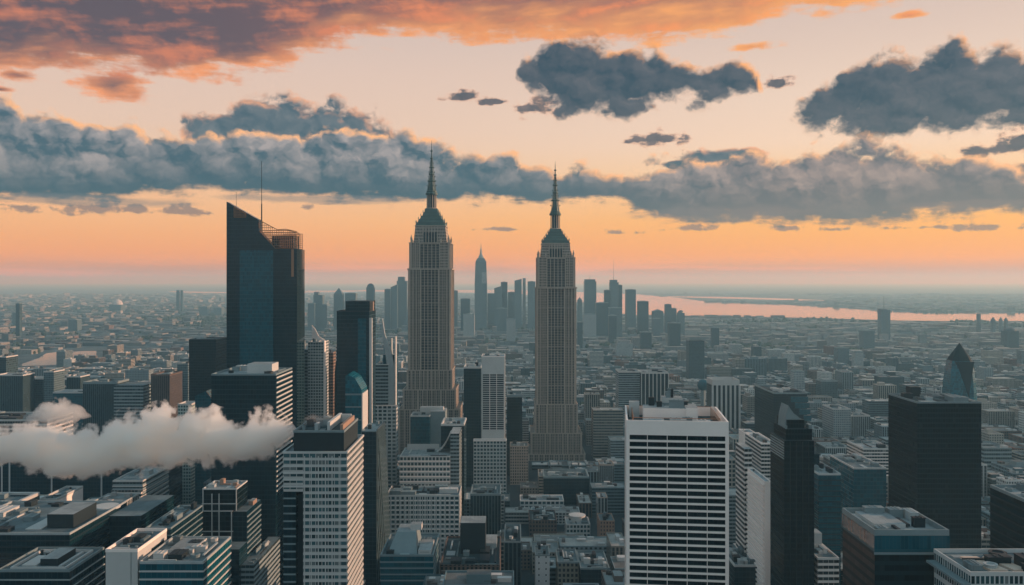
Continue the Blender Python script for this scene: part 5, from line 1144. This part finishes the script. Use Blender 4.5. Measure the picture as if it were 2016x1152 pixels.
# ---- the remaining small blocks and the far low city: more than anyone could count
g = MB()
for vis, x0, x1, y0, y1, h, ci, ri, fi, rr in REST:
    r, tint, rt, w, d = city_block(g, x0, x1, y0, y1, h, ci, ri, rr, fi, 4, 5)
    for _ in range(2):
        uw, ud = r.uniform(.1, .3) * w, r.uniform(.1, .3) * d; ux, uy = r.uniform(x0 + 1, x1 - uw - 1), r.uniform(y0 + 1, y1 - ud - 1); gr = r.choice([.5, .4, .2, .08])
        g.box(ux, ux + uw, uy, uy + ud, h - 1.1, h + r.uniform(.8, 3), 5, col=(gr, gr, gr))
y = 3000.0
while y < 17000:
    k = y / 3000; bd = rng.uniform(34, 70) * k ** .8; x = -0.74 * y + rng.uniform(0, 90)
    while x < .74 * y:
        bw = rng.choice((rng.uniform(14, 40), rng.uniform(25, 85))) * k ** .5; gap = rng.uniform(6, 60) * k ** .7 if rng.random() < .5 else 4
        x0, x1 = x, x + bw; x += bw + gap
        if rng.random() < .16: continue
        if river_band((x0 + x1) / 2, y + bd * .5) or river_band((x0 + x1) / 2, y) or blocked(x0, x1, y, y + bd * .7, 0): continue
        q = rng.random(); h = rng.uniform(7, 16) if q < .70 else rng.uniform(14, 25) if q < .975 else rng.uniform(28, 46)
        if h > 28: x1 = x0 + min(bw, rng.uniform(22, 40))
        h = fit(x0, x1, y, h)
        if h < 5: h = 6
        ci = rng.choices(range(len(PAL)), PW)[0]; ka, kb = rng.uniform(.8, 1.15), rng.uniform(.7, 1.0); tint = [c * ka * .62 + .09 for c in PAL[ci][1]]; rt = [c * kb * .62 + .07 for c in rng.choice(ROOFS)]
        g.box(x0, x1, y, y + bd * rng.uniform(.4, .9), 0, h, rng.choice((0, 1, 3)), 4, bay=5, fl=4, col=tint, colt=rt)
    y += bd + rng.uniform(4, 34) * k ** .8
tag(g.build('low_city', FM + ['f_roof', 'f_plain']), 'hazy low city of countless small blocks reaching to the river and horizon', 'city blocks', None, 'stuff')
# ---- parks: loose dark masses of tree crowns in the low city
def leaf_mat():
    m, b, out = new_mat('tree crowns'); n = b.noise(pos(b), .2, 4, .6)
    principled(b, out, Base_Color=b.ramp(n, [(.3, (.018, .038, .03)), (.5, (.035, .06, .042)), (.7, (.06, .08, .05))]), Roughness=.9, Specular_IOR_Level=.1); return m
g = MB()
for k in range(150):
    yy = rng.uniform(1500, 8500); xx = rng.uniform(-.6, .6) * yy; R = rng.uniform(18, 120) * (.5 + yy / 5000)
    for _ in range(int(8 + R * .35)):
        x, y = xx + rng.gauss(0, R), yy + rng.gauss(0, R * .55)
        if blocked(x - 8, x + 8, y - 8, y + 8, 0) or river_band(x, y): continue
        r = rng.uniform(4, 9) * (1 + yy / 9000); h = rng.uniform(9, 19)
        n = 6; a0 = rng.random() * 6
        P_ = lambda rr: [(x + rr * rng.uniform(.7, 1.2) * cos(a0 + 2 * pi * i / n), y + rr * rng.uniform(.7, 1.2) * sin(a0 + 2 * pi * i / n)) for i in range(n)]
        A_, B_, C_ = P_(r * .6), P_(r), P_(r * .45)
        g.prism(A_, 0, h * .45, top=B_, cap=False); g.prism(B_, h * .45, h, top=C_)
tag(g.build('park_trees', leaf_mat()), 'dark clumps of trees scattered through the low city', 'trees', None, 'stuff')
# ------------------------------------------------------------------ steam
def steam(name, label, d, top, bot, thick, dens, group=None, nscale=.085, soft=.24, amp=3.2):
    """top, bot: outline of the plume in picture rows; a lumpy hull round it, filled with uneven vapour"""
    s = d / FPX; xs = [p[0] for p in top]; xa, xb = min(xs), max(xs)
    cx, cz = (xa + xb) / 2, sum(p[1] for p in top + bot) / (len(top) + len(bot)); ox, oz = PX(cx, d), PZ(cz, d)
    def lerp(pts, x):
        for (a, b_), (c, e) in zip(pts, pts[1:]):
            if a <= x <= c: return b_ + (e - b_) * (x - a) / (c - a)
        return pts[-1][1]
    toZ = lambda y: (cz - y) * s
    N, K = 44, 20; g = MB(); rings = []
    r_ = random.Random(5)
    for i in range(N + 1):
        px = xa + (xb - xa) * i / N; z1, z0 = toZ(lerp(top, px)), toZ(lerp(bot, px)); hz = max((z1 - z0) / 2, .4); hy = max(hz * thick, .4)
        rings.append([((px - cx) * s, hy * 1.3 * cos(2 * pi * j / K) * r_.uniform(.95, 1.06), (z0 + z1) / 2 + hz * 1.34 * sin(2 * pi * j / K) * r_.uniform(.95, 1.06)) for j in range(K)])
    v = [p for r in rings for p in r]; f = [(i * K + j, i * K + (j + 1) % K, (i + 1) * K + (j + 1) % K, (i + 1) * K + j) for i in range(N) for j in range(K)]
    f += [tuple(range(K - 1, -1, -1)), tuple(N * K + j for j in range(K))]
    me = bpy.data.meshes.new(name); me.from_pydata(v, [], f); me.update()
    m, b, out = new_mat(name + ' vapour')
    o = bpy.data.objects.new(name, me); COL.objects.link(o); o.location = (ox, d, oz); me.materials.append(m)
    x, y, z = b.sep(E(b, b.node('ShaderNodeTexCoord').outputs['Object']))
    X0, X1 = (xa - cx) * s, (xb - cx) * s; zz = [toZ(p[1]) for p in top + bot]; Y0, Y1 = min(zz) - 2, max(zz) + 2
    ct = b.curve(x, [((p[0] - cx) * s, toZ(p[1])) for p in top], X0, X1, Y0, Y1); cb = b.curve(x, [((p[0] - cx) * s, toZ(p[1])) for p in bot], X0, X1, Y0, Y1)
    hz = b.mx((ct - cb) * .5, .3); mid = (ct + cb) * .5
    dz = (z - mid) / hz; dy = y / (hz * thick)
    e = 1.0 - b.m('SQRT', dz * dz + dy * dy)
    P = b.comb(x, y, z)
    wv = b.v('ADD', P, b.v('SCALE', b.v('SUBTRACT', b.noise(P, nscale * .9, 2, .5, col=True), (.5, .5, .5)), scale=7.0))
    vn = b.node('ShaderNodeTexVoronoi', voronoi_dimensions='3D', feature='F1'); b.put(vn.inputs['Vector'], wv)
    for k_, q_ in (('Scale', nscale), ('Detail', 2.5), ('Roughness', .5)): vn.inputs[k_].default_value = q_
    vn.normalize = True
    bil = .33 - E(b, vn.outputs[0]) + (b.noise(P, nscale * 2.6, 4, .6) - .5) * .55
    low = b.ss(dz, -1.0, .1, .55, 1.0)
    dn = b.ss(e + bil * amp * low, .06, .06 + soft) * dens
    vol = b.node('ShaderNodeVolumePrincipled'); vol.inputs['Density Attribute'].default_value = ''
    b.put(vol.inputs['Color'], (1.0, .988, .974)); b.put(vol.inputs['Density'], dn); b.put(vol.inputs['Anisotropy'], 0.5)  # warmth of the evening light put into the vapour as a slight tint
    b.t.links.new(vol.outputs[0], out.inputs['Volume'])
    m.cycles.volume_step_rate = .35
    return tag(o, label, 'steam', group)
steam('steam_plume', 'long white plume of steam drifting left from the cream gridded tower', 446,
      [(-330, 835), (-200, 850), (-80, 840), (0, 846), (60, 842), (110, 836), (170, 850), (230, 828), (290, 808), (330, 806), (370, 815), (430, 812), (470, 828), (505, 806), (545, 812), (572, 830), (584, 846)],
      [(-330, 930), (-200, 926), (-80, 920), (0, 918), (60, 928), (130, 948), (200, 938), (290, 926), (380, 918), (460, 912), (520, 902), (560, 880), (584, 858)], .62, .45)
steam('steam_puff', 'separate white puff of steam above the left end of the long plume', 470,
      [(52, 822), (70, 806), (95, 788), (115, 784), (140, 794), (165, 806), (180, 818)], [(52, 828), (80, 832), (115, 834), (150, 830), (180, 822)], .8, .3)
steam('steam_wisp', 'small wisp of steam over the black penthouse of the cream tower', 440,
      [(592, 832), (604, 818), (618, 813), (632, 817), (645, 812), (658, 822), (664, 832)], [(592, 836), (620, 841), (645, 841), (664, 836)], .8, .05)
# ------------------------------------------------------------------ haze
def haze():
    g = MB(); g.box(-R_ - 500, R_ + 500, -20500, R_ + 500, -1.0, 485.0, bottom=True)
    m, b, out = new_mat('haze')
    vol = b.node('ShaderNodeVolumePrincipled'); vol.inputs['Density Attribute'].default_value = ''
    # air scatters blue more than red and absorbs a little: near haze is blue, the horizon takes the colour of the sky
    b.put(vol.inputs['Color'], (.30, .60, .78)); b.put(vol.inputs['Absorption Color'], (.90, .62, .20)); b.put(vol.inputs['Density'], 9.4e-5); b.put(vol.inputs['Anisotropy'], 0.2)
    b.t.links.new(vol.outputs[0], out.inputs['Volume'])
    o = g.build('haze', m); tag(o, kind='stuff'); return o
haze()
